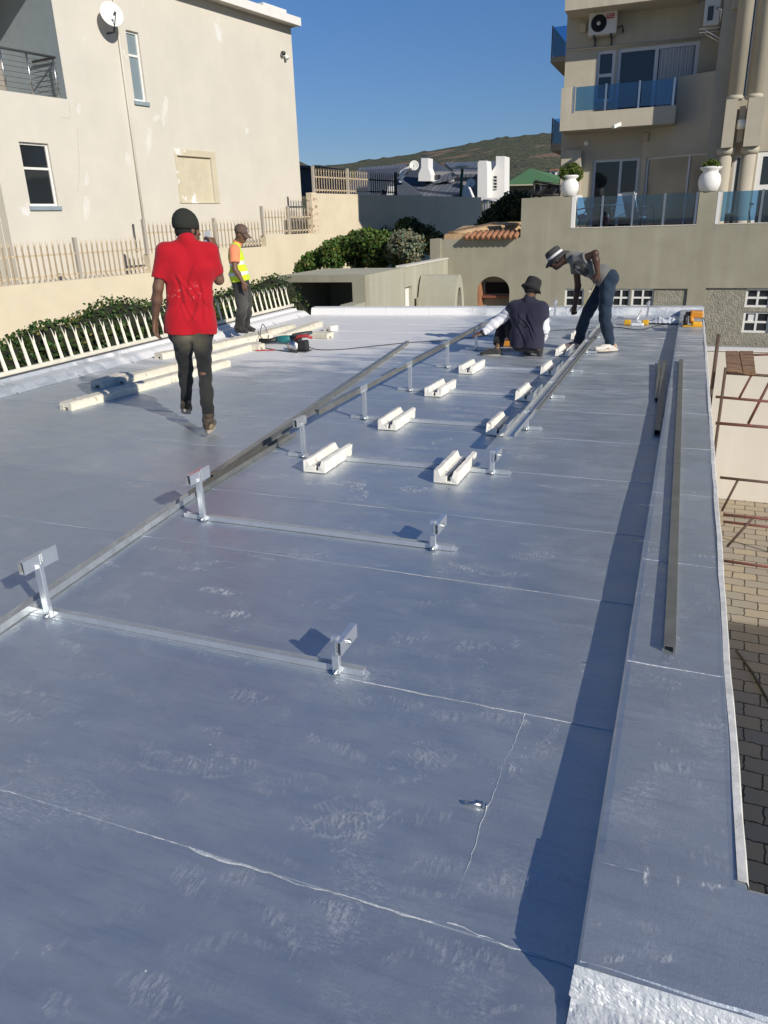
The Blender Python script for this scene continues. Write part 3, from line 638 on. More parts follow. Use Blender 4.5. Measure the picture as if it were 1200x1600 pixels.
palisade(sC-.02, sF, zD, zt3, 'tall cream palisade fence section standing on the highest part of the wall', posts=(0, .6))
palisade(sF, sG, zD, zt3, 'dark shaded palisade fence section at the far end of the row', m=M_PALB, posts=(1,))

# ================================================================ the big house on the left
lh = root('apartment_house', FH.p(6, -.9), 'large off-white plastered house on the left with flat white eave', 'house')
f = FH.px
def hole(x0, y0, x1, y1, rev=.14):
    a0, z1 = f(x0, y0); a1, z0 = f(x1, y1); return (a0, a1, z0, z1, rev)
sL = f(5, 310)[0]; sR = f(463, 180)[0]; zT = f(451, 41)[1]
w1 = hole(29, 221, 92, 322); w2 = hole(196, 46, 230, 160); w3 = hole(276, 243, 336, 316, .05)
bal = (sL-9, f(105, 155)[0], f(105, 155)[1], zT-.02, 2.0)
mb = MB().wall(FH, sL, sR, -.9, zT, [w1, w2, w3, (sL-.001, bal[1], bal[2], bal[3], 0.001)], th=.25, back=False)
put('wall', mb, M_FAC, lh)
# far gable wall, back volume
put('wall', MB().fbox(FH, sR-.25, sR-.002, -.9, zT, -9, -.26), M_FAC, lh)
put('wall', MB().fbox(FH, bal[1], bal[1]+.25, bal[2]-.3, zT, -2.3, -.002), mat('blue_grey_plaster', (.26,.31,.335), .85, var=.05), lh)
put('wall', MB().fbox(FH, sL-8, bal[1]+.2, bal[2], zT+1, -2.6, -2.3), mat('shaded_brown_plaster', (.30,.27,.24), .9, var=.08), lh)
put('balcony_slab', MB().fbox(FH, sL-8, bal[1]-.005, bal[2]-.32, bal[2]-.004, -2.29, -.02), M_FAC, lh)
put('ceiling', MB().fbox(FH, sL-8, bal[1]-.01, zT-.55, zT-.3, -2.29, -.3), M_FAC, lh)
put('wall', MB().fbox(FH, sL-8, sL, -.9, bal[2]-.33, -1.2, -1.0), M_FAC, lh); put('wall', MB().fbox(FH, sL-.02, sL+.2, -.9, bal[2]-.33, -.99, -.26), M_FAC, lh)
zz = f(105, 155)[1]
put('wall', MB().fbox(FH, sL-8, sL-.002, zz-.75, zz-.002, -.25, -.004), M_FAC, lh)
def window(F, h, parent, pane=M_PANE, frame=M_WHITE, bars=(), vbars=(), sill=True, fw=.055, d=-.09, sillm=M_SILL):
    g = put('window', MB().fbox(F, h[0], h[1], h[2], h[2]+fw, d-.03, d+.02).fbox(F, h[0], h[1], h[3]-fw, h[3], d-.03, d+.02)
        .fbox(F, h[0], h[0]+fw, h[2]+fw, h[3]-fw, d-.03, d+.02).fbox(F, h[1]-fw, h[1], h[2]+fw, h[3]-fw, d-.03, d+.02), frame, parent, loc=F.p((h[0]+h[1])/2, h[2], d))
    for t in bars: z = h[2]+(h[3]-h[2])*t; put('glazing_bar', MB().fbox(F, h[0]+fw, h[1]-fw, z-fw/2, z+fw/2, d-.025, d+.015), frame, g)
    for t in vbars: a = h[0]+(h[1]-h[0])*t; put('glazing_bar', MB().fbox(F, a-fw/2, a+fw/2, h[2]+fw, h[3]-fw, d-.028, d+.018), frame, g)
    put('pane', MB().fbox(F, h[0]+fw*.5, h[1]-fw*.5, h[2]+fw*.5, h[3]-fw*.5, d-.02, d-.012), pane, g)
    if sill: put('sill', MB().fbox(F, h[0]-.04, h[1]+.05, h[2]-.10, h[2]-.003, -.02, .05), sillm, g)
    return g
window(FH, w1, lh, bars=(.6,)); window(FH, w2, lh, pane=M_PANEG, bars=(.66,))
# blind niche with a moulded border, plaster flaking
mb = MB(); a0, a1, z0, z1 = w3[:4]; b = .17
e0, ez1 = f(271, 229); e1, ez0 = f(343, 318)
NM = mat('yellow_bare_plaster', (.60,.545,.40), .9, var=.06, spots=((.78,.77,.74), 2.2, .62), bump=.4)
mb.fbox(FH, e0, e1, z1, ez1-.05, -.002, .03).fbox(FH, e0, e1, ez0, z0, -.002, .03).fbox(FH, e0, a0, z0, z1, -.002, .03).fbox(FH, a1, e1, z0, z1, -.002, .03)
put('niche_border', mb, NM, lh, bevel=.01); put('niche_panel', MB().fbox(FH, a0, a1, z0, z1, -.09, -.049), NM, lh)
# pale filler patches on the plaster
for q, pts in enumerate(([(258,148),(263,158),(261,176),(256,200),(252,186),(254,166)], [(233,196),(237,206),(236,226),(231,244),(228,230),(229,208)], [(247,188),(250,182),(244,178),(238,186),(240,192)], [(134,268),(140,276),(138,291),(131,289)], [(131,306),(139,309),(140,332),(134,349),(130,330)], [(196,236),(203,240),(204,262),(197,258)], [(122,160),(127,166),(124,177),(119,172)])):
    vs = []
    for k in range(len(pts)):
        for j in range(4):
            t = j/4; x = pts[k][0]*(1-t)+pts[(k+1) % len(pts)][0]*t+random.uniform(-.6,.6); y = pts[k][1]*(1-t)+pts[(k+1) % len(pts)][1]*t+random.uniform(-1,1); a, z = f(x, y); vs.append(FH.p(a, z, .003))
    put('filler_patch', MB().add(vs, [tuple(range(len(vs)))]), mat('pale_filler', (.71,.685,.62), .9, var=.08, vscale=6), lh)
for px0_, px1_ in (((108,160),(110,186)), ((110,186),(96,183)), ((121,200),(124,255)), ((124,255),(122,300))):
    a, z = f(*px0_); a2_, z2_ = f(*px1_); mb = MB(); n = 14; P_ = [(a+(a2_-a)*i/n+random.uniform(-.02,.02), z+(z2_-z)*i/n+random.uniform(-.01,.01)) for i in range(n+1)]; vs = []
    for u_, v_ in P_: vs += [FH.p(u_-.004, v_-.003, .0025), FH.p(u_+.004, v_+.003, .0025)]
    put('hairline_crack', mb.add(vs, [(2*i, 2*i+1, 2*i+3, 2*i+2) for i in range(n)]), mat('crack_shadow_brown', (.36,.32,.26), .95), lh)
# flat eave
zc = zT
mb = MB().fbox(FH, sL-9, sR+.03, zc+.0, zc+.07, -9, .36); put('eave_soffit', mb, M_FAC, lh)
mb = MB().fbox(FH, sL-9, sR+.07, zc-.02, zc+.22, .362, .40).fbox(FH, sR+.032, sR+.07, zc-.02, zc+.22, -9, .36); put('fascia', mb, M_WHITE, lh)
mb = MB().fbox(FH, sR-1.3, sR-.05, zc+.1, zc+.50, -1.4, -.1); put('parapet', mb, M_WHITE, lh)
# downpipe
pa, pz = f(176, 0); pb, pz2 = f(228, 385)
put('downpipe', MB().tube([FH.p((pa+pb)/2, zT, .05), FH.p((pa+pb)/2, pz2, .05)], .03, 8), M_FAC, lh)
put('vent_pipe', MB().tube([FH.p(f(206,350)[0], f(206,350)[1], .05), FH.p(f(206,350)[0], f(206,395)[1], .05)], .025, 8), M_DKGREY, lh)
# balcony railing (left house)
br = put('balcony_railing', MB().tube([FH.p(f(-60,66)[0], bal[2]+.93, -.12), FH.p(f(91,92)[0], bal[2]+.93, -.12), FH.p(f(91,92)[0], bal[2]+.93, -1.0)], .03, 8), M_DKGREY, lh, loc=FH.p(bal[1]-1, bal[2], -.1))
for x in (-40, 12, 52, 92):
    a = f(x, 120)[0]; put('baluster', MB().tube([FH.p(a, bal[2], -.12), FH.p(a, bal[2]+.92, -.12)], .022, 6), M_STEEL, br)
for k in range(7): put('cable', MB().tube([FH.p(f(-60,66)[0], bal[2]+.12+k*.115, -.12), FH.p(f(91,92)[0], bal[2]+.12+k*.115, -.12), FH.p(f(91,92)[0], bal[2]+.12+k*.115, -1.0)], .006, 4), M_DKGREY, br)
a = FH.px(50, 100, -2.2)[0]; put('door_frame', MB().fbox(FH, a-.45, a-.33, bal[2], bal[2]+2.0, -2.29, -2.2).fbox(FH, a-.33, a+.5, bal[2]+1.9, bal[2]+2.0, -2.29, -2.2).fbox(FH, a+.1, a+.2, bal[2], bal[2]+1.9, -2.29, -2.21), mat('brown_frame', (.16,.13,.10), .7), lh)
put('door_pane', MB().fbox(FH, a-.33, a+.1, bal[2], bal[2]+1.9, -2.295, -2.26), M_DARK, lh)

def dish(F_or_pos, c, R_, nrm, label, m=None, armlen=.45):
    m = m or mat('dish_white', (.78,.77,.72), .5)
    nrm = Vector(nrm).normalized(); X = nrm.cross(Vector((0,0,1))).normalized(); Y = X.cross(nrm); c = Vector(c)
    g = root('satellite_dish', c, label, 'satellite dish')
    put('reflector', MB().lathe([(.001, 0), (R_*.4, R_*.035), (R_*.75, R_*.12), (R_, R_*.22), (R_*1.02, R_*.20), (R_*.75, R_*.08), (.001, -.02)], c, 28, X, Y, nrm), m, g)
    tip = c+nrm*R_*.95-Y*R_*.25
    put('feed_arm', MB().tube([c-Y*R_*.98+nrm*R_*.2, tip-Y*.04], .018*R_/.4, 6), M_DKGREY, g)
    put('feed_horn', MB().tube([tip, tip-nrm*.16*R_/.4], [.045*R_/.4, .03*R_/.4], 8), M_DKGREY, g)
    return g
a, z = f(159, 27); d = dish(None, FH.p(a, z, .36), .30, (.75,-.45,.22), 'white satellite dish on the left house beside the upper window')
put('bracket', MB().tube([FH.p(a+.05, z-.1, .4), FH.p(a+.12, z-.35, .25), FH.p(a+.1, z-.35, 0)], .025, 6), M_DKGREY, d)
a, z = f(441, 85); g = root('security_light', FH.p(a, z, .05), 'small twin spotlight near the far top corner of the left house', 'light')
put('lamp_head', MB().tube([FH.p(a-.05, z+.05, .05), FH.p(a-.12, z+.0, .16)], [.05, .07], 10), M_DKGREY, g); put('lamp_head', MB().tube([FH.p(a+.07, z-.02, .05), FH.p(a+.1, z-.13, .15)], [.05, .07], 10), M_WHITE, g)
put('mount', MB().fbox(FH, a-.07, a+.09, z-.06, z+.08, 0, .05), M_WHITE, g)
# ================================================================ yard, carport box, olive walls
put('yard', MB().box(-6.2, .3, 14.35, 20.98, -4.05, -1.5).box(.31, 14, 16.12, 20.98, -4.05, -1.5), mat('yard_concrete', (.3,.29,.26), .9, var=.15), kind='structure')
FO = Fr(0, 21, 1, 0, 0, -1); fo = FO.px
M_OLIVE2 = mat('pale_olive_plaster', (.40,.39,.30), .95, var=.06, vscale=.9, bump=.3, bscale=80, streak=((.52,.50,.41), .6))
xl = AY(434, 430, 15).x; xr = AY(570, 430, 15).x; zt = AY(570, 430, 15).z; ol = AY(450, 441, 15); orr = AY(550, 441, 15)
cb = root('concrete_carport', (-7.3, 16.2, -1.5), 'low olive concrete box open at the front, beyond the roof kerb on the left', 'shed')
FC = Fr(0, 15, 1, 0, 0, -1)
mb = MB().wall(FC, xl, xr, -1.5, zt, [(ol.x, orr.x, -1.2, orr.z, .22)], th=.22, back=False); put('front_wall', mb, M_OLIVE, cb)
mb = MB().box(xr-.22, xr-.003, 15.223, 17.4, -1.5, zt-.13).box(xl+.003, xl+.22, 15.223, 17.4, -1.5, zt-.13).box(xl+.22, xr-.22, 17.15, 17.397, -1.5, zt-.13); put('side_wall', mb, M_OLIVE2, cb)
put('roof', MB().box(xl+.001, xr-.001, 15.221, 17.42, zt-.129, zt-.001), M_OLIVE2, cb)
put('low_wall', MB().box(xr-.32, xr-.01, 14.4, 14.99, -1.5, AY(570,472,15).z), M_OLIVE2, cb)
gw = root('garden_wall', (xr, 19.2, -1.5), 'olive side wall with pale capping and a narrow white door, right of the concrete box', 'wall')
FG = Fr(xr, 17.42, 0, 1, 1, 0); d0, dz = FG.px(633, 449); d1, _z = FG.px(644, 447)
mb = MB().wall(FG, 0, 3.57, -1.5, zt+.005, [(d0, d1, -1.4, dz, .12)], th=.2); put('wall', mb, M_OLIVE2, gw)
put('capping', MB().box(xr-.22, xr+.02, 17.44, 20.985, zt+.006, zt+.045), mat('pale_capping', (.62,.60,.53), .8), gw)
put('door', MB().fbox(FG, d0, d1, -1.4, dz, -.11, -.09), M_WHITE, gw)

ow = root('terrace_wall', (0, 21, -4), 'tall olive plastered terrace wall with small four-pane windows behind the far roof edge', 'wall')
a0 = fo(690, 400)[0]; a1 = fo(815, 312)[0]; zl = fo(700, 374)[1]; zh = fo(815, 310)[1]; zu = fo(893, 357)[1]; a2 = fo(893, 330)[0]
p0 = fo(1090, 330)[0]; p1 = fo(1119, 330)[0]; zp = fo(1100, 300)[1]
def oh(x0, y0, x1, y1, rev=.12):
    A, z1 = fo(x0, y0); B_, z0 = fo(x1, y1); return (A, B_, z0, z1, rev)
wins = [oh(883,451,911,480), oh(921,451,948,480), oh(957,451,983,480), oh(988,451,1020,480)]
pan = oh(1022,451,1071,483,.05); nich = oh(746,432,795,490,.45); big = (fo(1103,449)[0], 9.0, -1.8, fo(1103,450)[1], .05)
mb = MB().wall(FO, a0, a1, -4, zl, [nich], th=.3, back=False).wall(FO, a1+.001, 9, -4, zu, [*wins, pan, big], th=.3)
put('wall', mb, M_OLIVE, ow)
mb = MB().fbox(FO, a1+.001, a2, zu+.001, zh, -.3, -.001).fbox(FO, p0, p1, zu+.001, zp, -.3, -.001); put('wall', mb, M_OLIVE, ow)
put('capping', MB().fbox(FO, a2, p0, zu+.001, zu+.02, -.3, .01).fbox(FO, p1, 9, zu+.001, zu+.02, -.3, .01), mat('pale_capping2', (.60,.57,.48), .8), ow)
put('pillar_side', MB().fbox(FO, a2-.002, a2+.09, zu+.022, zh-.01, -.28, .004).fbox(FO, p1+.001, p1+.08, zu+.022, zp-.01, -.28, .004), M_WHITE, ow)
for h in wins: window(FO, h, ow, M_PANE, M_WHITE, (.5,), (.5,), sill=False, fw=.045, d=-.06)
for h, (x0,y0,x1,y1) in ((None,(1167,451,1199,481)), (None,(1163,487,1197,521))): pass
w5 = oh(1167,451,1202,481); w6 = oh(1163,487,1200,521)
FO2 = Fr(0, 21.05, 1, 0, 0, -1)
put('textured_panel', MB().wall(FO2, big[0], 9, -1.8, big[3], [w5, w6], th=.1), M_ROUGH, ow); put('textured_panel', MB().fbox(FO, pan[0], pan[1], pan[2], pan[3], -.1, -.049), M_ROUGH, ow)
for h in (w5, w6): window(FO2, h, ow, M_PANE, M_WHITE, (.5,), (.5,), sill=False, fw=.05, d=-.06)
put('window_notice', MB().fbox(FO2, w6[0]+.11, w6[0]+.26, w6[3]-.26, w6[3]-.08, -.069, -.066), M_WHITE, ow)
# arched braai niche
na0, na1, nz0, nz1, _ = nich; nc = (na0+na1)/2; nr_ = (na1-na0)/2; zs = nz1-nr_*.85
for sgn in (-1, 1):
    poly = [(nc+sgn*nr_, zs)]+[(nc+sgn*nr_*math.cos(t), zs+nr_*.85*math.sin(t)) for t in np.linspace(.05, math.pi/2, 9)]+[(nc+sgn*nr_, nz1)]
    if sgn > 0: poly = poly[::-1]
    put('arch_spandrel', MB().prism(poly, lambda a, z: FO.p(a, z, 0), lambda a, z: FO.p(a, z, -.3)), M_OLIVE, ow)
put('niche_back', MB().fbox(FO, na0, na1, nz0, nz1, -.6, -.46), M_OLIVE, ow)
zb_ = fo(770, 461)[1]; zb2 = fo(770, 443)[1]
put('fire_opening', MB().fbox(FO, na0+.12, na1-.04, zb_, zb2, -.455, -.44), M_HOLE, ow)
put('shelf', MB().fbox(FO, na0+.06, na1-.02, zb_-.10, zb_-.04, -.45, -.25), mat('red_brown_timber', (.24,.08,.05), .6), ow)
put('brick_edge', MB().fbox(FO, na0+.003, na0+.06, nz0, zs+.2, -.44, -.02), M_TERRA, ow)
# arched vault beside it
av = root('arched_vault', (-5.6, 19.8, -1.5), 'small olive parabolic vault standing in front of the terrace wall', 'arch')
Xa = -5.25; q0 = AX(707, 480, Xa).y; q1 = AX(728, 480, Xa).y; zt_ = AX(721, 428, Xa).z; qc = (q0+q1)/2; hw = (q1-q0)/2
def par(k, wd, top, n=16): return [(qc+wd*t, -1.5+(top+1.5)*(1-abs(t)**2.6)) for t in np.linspace(-1, 1, n)]
o_ = par(0, hw, zt_); i_ = par(0, hw-.22, zt_-.30); n = len(o_)
vs = [(Xa, y, z) for y, z in o_]+[(Xa, y, z) for y, z in i_]+[(Xa-.95, y, z) for y, z in o_]+[(Xa-.95, y, z) for y, z in i_]
fs = []
for i in range(n-1): fs += [(i, i+1, n+i+1, n+i), (i, 2*n+i, 2*n+i+1, i+1), (n+i, n+i+1, 3*n+i+1, 3*n+i), (2*n+i, 3*n+i, 3*n+i+1, 2*n+i+1)]
put('vault', MB().add(vs, fs), M_OLIVE2, av); put('back_panel', MB().box(Xa-.94, Xa-.9, q0+.05, q1-.05, -1.5, zt_-.5), M_OLIVE, av)
# tiles on the lower part of the wall
tr = root('tiled_wall_roof', fo(750, 372)[0:1]+(21.2, 1.2), 'strip of terracotta and tan roof tiles on the low part of the olive wall', 'roof')
tx0 = fo(727, 372)[0]; tx1 = a1-.02; n = 10
mb = MB()
for i in range(n):
    x = tx0+(tx1-tx0)*(i+.5)/n; r_ = (tx1-tx0)/n*.42
    mb.tube([(x, 20.78, zl+.03), (x, 21.3, zl+.16)], r_, 10)
put('tile_row', mb, M_TERRA, tr)
mb = MB(); xa, xb = fo(694, 372)[0], fo(795, 355)[0]
mb.hexa([(xa,21.0,zl+.0),(tx0+.1,21.0,zl+.0),(xb,22.6,zl+.18),(xa+.1,22.6,zl+.18),(xa,21.0,zl+.12),(tx0+.1,21.0,zl+.14),(xb,22.6,zl+.34),(xa+.1,22.6,zl+.32)])
put('tile_slope', mb, M_TAN, tr)
mb = MB()
for i in range(16):
    t = i/15; mb.tube([(tx0+.05+(xb-tx0)*t, 21.05+1.5*t, zl+.15+.19*t), (tx0-.5+(xb-tx0)*t*.7, 21.15+1.5*t, zl+.17+.19*t)], .045, 6)
put('ridge_tiles', mb, M_TAN, tr)
mb = MB().box(a0-.3, a0-.003, 20.9, 21.6, -1.5, zl+.02); put('wall_end', mb, M_OLIVE, tr)

# terrace and balustrade
put('terrace_floor', MB().box(a1+.01, 9, 21.31, 23.99, -4, zu-.18), mat('terrace_tiles', (.40,.37,.32), .8), ow)
def balustrade(x_list, y, z0, z1, label, m=M_BLUEG, gp=None):
    g = root('glass_balustrade', ((x_list[0]+x_list[-1])/2, y, z0), label, 'balustrade', gp)
    for i, x in enumerate(x_list):
        put('post', MB().box(x-.025, x+.025, y-.03, y+.03, z0, z1+.02), M_STEEL, g)
        if i < len(x_list)-1: put('glass_panel', MB().box(x+.05, x_list[i+1]-.05, y-.006, y+.006, z0+.05, z1), m, g)
    return g
zg = fo(990, 305)[1]
balustrade([fo(x, 330)[0] for x in (897, 940, 988, 1037, 1087)], 21.12, zu+.02, zg, 'blue tinted glass balustrade between the two white pots on the terrace')
balustrade([fo(x, 325)[0] for x in (1124, 1190, 1262)], 21.12, zu+.02, zg, 'blue tinted glass balustrade right of the olive pillar')
def pot(x, y, z, h, label, plab, pl):
    g = root('plant_pot', (x, y, z), label, 'plant pot', None)
    k = h/.55
    put('pot', MB().lathe([(.12*k,0),(.20*k,.02*k),(.245*k,.16*k),(.25*k,.26*k),(.225*k,.36*k),(.17*k,.42*k),(.165*k,.45*k),(.235*k,.50*k),(.24*k,.54*k),(.20*k,.55*k),(.17*k,.50*k),(.001,.47*k)], (x,y,z), 28), M_WHITE, g)
    s = root('potted_plant', (x, y, z+.5*k), plab, 'plant')
    B = [((x+random.uniform(-1,1)*pl*.6, y+random.uniform(-.12,.12), z+.52*k+random.uniform(.05,.8)*pl*.8), (pl*.5, pl*.5, pl*.45)) for i in range(9)]
    blobs_foliage(B, 2200, .055, (.11,.16,.03), 'foliage', s)
    mb = MB()
    for b in B: mb.tube([(x, y, z+.47*k), b[0]], [.012, .006], 5)
    put('stem', mb, M_WOOD, s)
p = fo(888, 309); pot(p[0], 21.15, zh, .50, 'white urn on the corner of the olive wall at the left end of the balustrade', 'round green plant in the left white urn', .30)
p = fo(1107, 299); pot(p[0], 21.16, zp, .56, 'white urn on the olive pillar between the two balustrades', 'small green plant in the urn on the pillar', .17)
M_CHR = mat('grey_white_sling', (.55,.55,.55), .8); M_CHM = mat('dark_patio_metal', (.10,.11,.12), .4, metal=.5)
zf = zu-.18
def patio_chair(x, y, rz, label):
    g = root('patio_chair', (x, y, zf), label, 'chair', None); c, s = math.cos(rz), math.sin(rz)
    T = lambda a, b, z: (x+a*c-b*s, y+a*s+b*c, zf+z)
    put('seat', MB().hexa([T(-.25,-.25,.40),T(.25,-.25,.42),T(.25,.22,.40),T(-.25,.22,.38),T(-.25,-.25,.42),T(.25,-.25,.44),T(.25,.22,.42),T(-.25,.22,.40)]), M_CHR, g)
    put('backrest', MB().hexa([T(-.25,.22,.40),T(.25,.22,.40),T(.25,.42,1.0),T(-.25,.42,1.0),T(-.25,.24,.40),T(.25,.24,.40),T(.25,.44,1.0),T(-.25,.44,1.0)]), M_CHR, g)
    for k in (-1, 1):
        put('leg', MB().tube([T(.27*k,-.27,0),T(.27*k,-.2,.62),T(.27*k,.05,.66),T(.27*k,.3,.62)], .016, 6), M_CHM, g)
        put('leg', MB().tube([T(.27*k,.32,0),T(.27*k,.15,.42),T(.27*k,-.05,.64)], .016, 6), M_CHM, g)
patio_chair(fo(915,340)[0], 22.0, 1.2, 'patio armchair at the left end of the terrace behind the glass')
patio_chair(fo(957,340)[0]+.1, 22.3, -.2, 'middle patio armchair beside the round table behind the glass')
patio_chair(fo(996,340)[0], 21.9, 2.3, 'patio armchair whose sling back rises above the glass balustrade')
patio_chair(fo(1155,330)[0], 22.4, -.5, 'patio armchair behind the glass right of the pillar')
tb = root('patio_table', (fo(945,340)[0], 21.75, zf), 'round glass topped patio table between the terrace chairs', 'table')
x, y, z = tb.location; put('table_top', MB().lathe([(.001,.70),(.42,.70),(.42,.72),(.001,.72)], (x,y,z), 24), M_PANEG, tb); put('leg', MB().tube([(x,y,z),(x,y,z+.7)], .03, 8).lathe([(.25,0),(.22,.03),(.001,.04)], (x,y,z), 16), M_CHM, tb)

# ================================================================ apartment block
FA = Fr(0, 24, 1, 0, 0, -1); fa = FA.px; FB3 = Fr(0, 23, 1, 0, 0, -1); fb3 = FB3.px
ab = root('apartment_block', (1, 28, -4), 'tall beige apartment block with balconies and round columns on the right', 'apartment block')
XL = fa(886, 40)[0]
def ah(x0, y0, x1, y1, rev=.12, F=FA):
    A, z1 = F.px(x0, y0); B_, z0 = F.px(x1, y1); return (A, B_, z0, z1, rev)
W1 = ah(932, 78, 961, 142); W1 = (W1[0], W1[1], W1[2], fa(945,77)[1], .12)
zb1 = fb3(876, 205)[1]; zfl = zb1+.15
Wd = (fa(964,100)[0], fa(1090,100)[0], zfl+.05, fa(1025,70)[1], .12); W1 = (fa(932,100)[0], fa(961,100)[0], zfl+.6, Wd[3], .12)
Wl = (fa(926,270)[0], fa(998,270)[0], zf+.02, fa(960,248)[1], .12)
xw = fa(1003, 250)[0]
put('wall', MB().wall(FA, XL, xw, -3.9, zb1+.0, [Wl], th=.3), M_APT, ab)
put('wall', MB().wall(FA, XL, 6, zb1+.001, 14, [W1, Wd], th=.3), M_APT, ab)
put('side_wall', MB().box(XL+.003, XL+.3, 24.31, 33, -4, 14).box(XL+.31, 6, 32.7, 32.99, -4, 14).box(XL+.3, 6, 24.6, 32.6, 13.6, 13.99), M_APT, ab)
window(FA, Wl, ab, M_PANE, M_GREYW, (), (.6,), sill=False, fw=.07, d=-.07); window(FA, W1, ab, M_PANE, M_GREYW, (.52,), (), sill=False, fw=.08, d=-.07)
g = window(FA, Wd, ab, M_PANE, M_GREYW, (), (.49,), sill=False, fw=.09, d=-.07)
mb = MB(); c0 = Wd[0]+(Wd[1]-Wd[0])*.53; c1 = Wd[1]-.12; nn_ = 90; vs = []; fs = []
for i in range(nn_):
    a = c0+(c1-c0)*i/(nn_-1); dd = -.055+.012*math.sin(i*.9+math.sin(i*.3)); vs += [FA.p(a, Wd[2]+.1, dd), FA.p(a, Wd[3]-.1, dd)]
for i in range(nn_-1): fs.append((2*i, 2*i+2, 2*i+3, 2*i+1))
put('curtain', mb.add(vs, fs, True), M_CURT, ab)
put('conduit', MB().tube([FA.p(fa(888,79)[0], fa(888,79)[1], .03), FA.p(fa(1095,53)[0], fa(1095,60)[1], .03)], .025, 6), M_APT, ab)
# pilaster, first balcony and the one above
px0, px1 = fa(879, 270)[0], fa(909, 270)[0]
put('pilaster', MB().fbox(FA, px0, px1, -4, fa(900,236)[1], .002, .35), M_APT, ab)
bx0 = fb3(876, 170)[0]; bx1 = fb3(1057, 160)[0]; zg0 = fb3(893, 177)[1]; ztop = fb3(876, 138)[1]; gx0 = fb3(893, 150)[0]
mb = MB().fbox(FB3, bx0, bx1, zb1, zg0, -.2, 0).fbox(FB3, bx0, gx0, zg0+.001, ztop, -.2, -.001).box(bx0, bx0+.2, 23.201, 23.999, zb1, ztop).box(bx0+.2, bx1, 23.2, 23.999, zb1+.002, zb1+.15)
put('balcony', mb, M_APT, ab)
balustrade([fb3(x, 150)[0] for x in (896, 946, 998, 1052)], 23.1, zg0+.002, fb3(960, 130)[1], 'blue glass balustrade on the first floor balcony above the terrace')
zt2_ = fb3(884, 17)[1]; mb = MB().box(fb3(883, 5)[0], fb3(1090, 0)[0], 23.0, 23.999, zt2_, zt2_+1.2); put('balcony', mb, M_APT, ab)
# small balconies sticking out of the left side
for (ys_, yg, yt, lab) in ((98, 90, 42, 'upper blue glass box balcony on the left edge of the apartment block'), (236, 226, 186, 'lower blue glass box balcony on the left edge of the apartment block')):
    Yb = 25.0; xa_ = AY(860, ys_, Yb).x; z0 = AY(860, ys_, Yb).z; z1 = AY(860, yg, Yb).z; z2 = AY(862, yt, Yb).z
    g = root('side_balcony', (xa_+.3, 26, z0), lab, 'balcony')
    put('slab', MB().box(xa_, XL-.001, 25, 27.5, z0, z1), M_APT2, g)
    put('glass_panel', MB().box(xa_+.04, XL-.001, 25.05, 25.062, z1+.03, z2), M_BLUEG, g); put('glass_panel', MB().box(xa_+.04, xa_+.052, 25.07, 27.4, z1+.03, z2), M_BLUEG, g)
    put('post', MB().box(xa_+.0, xa_+.035, 25.03, 25.065, z1, z2+.03).box(XL-.1, XL-.07, 25.03, 25.065, z1, z2+.03), M_DKGREY, g)
# angled wing
FN = Fr(xw, 24, .883, -.469, -.469, -.883); fn = FN.px
e0 = 0.0; e1 = fn(1137, 180)[0]; zh0 = fn(1070, 241)[1]; m0 = fn(1057, 160)[0]; ztp = fn(1090, 115)[1]
Wb = (fn(1009, 260)[0], fn(1131, 260)[0], zf+.02, zh0, .1)
put('wing_wall', MB().wall(FN, .001, e1, -3.9, zb1-.003, [Wb], th=.25), M_APT, ab)
put('wing_wall', MB().wall(FN, m0, e1, zb1-.002, ztp, [], th=.25), M_APT, ab)
window(FN, Wb, ab, M_PANEB, M_GREYW, (), (.56,), sill=False, fw=.05, d=-.06)
put('ledge', MB().fbox(FN, .05, e1, zh0+.002, zh0+.05, .001, .05), M_APT, ab)
E_ = FN.p(e1, 0)
# column tower
Yc = 22.05
FT = Fr(0, Yc, 1, 0, 0, -1); ft = FT.px
x_a = ft(1131, 190)[0]; x_b = ft(1149, 190)[0]; x_c = ft(1165, 190)[0]; x_d = ft(1190, 190)[0]
zR1 = ft(1160, 156)[1]; zR2 = ft(1150, 238)[1]; c1 = ft(1157, 80)[0]; c2 = ft(1188, 80)[0]; r_ = abs(ft(1169, 80)[0]-c1)
twb = Yc+.45
FT2 = Fr(0, twb, 1, 0, 0, -1); s1 = (FT2.px(1166, 80)[0], FT2.px(1176, 80)[0], zR1+.05, 14.5, .08); s2 = (FT2.px(1146,270)[0], FT2.px(1158,270)[0], zf, zR2-.05, .08); s3 = (FT2.px(1181,270)[0], 5.5, zf, zR2+.02, .08)
put('tower_wall', MB().wall(FT2, x_a-.15, 6.2, -3.9, 15, [s1, s2, s3], th=.25).box(x_a-.3, x_a-.151, twb, 24, -3.9, 14), M_APT, ab)
window(FT2, s1, ab, M_PANE, M_GREYW, (), (), sill=False, fw=.05, d=-.05); window(FT2, s2, ab, M_PANE, M_GREYW, (), (), sill=False, fw=.05, d=-.05)
window(FT2, s3, ab, M_PANE, M_WHITE, (.55,), (.2,), sill=False, fw=.12, d=-.05)
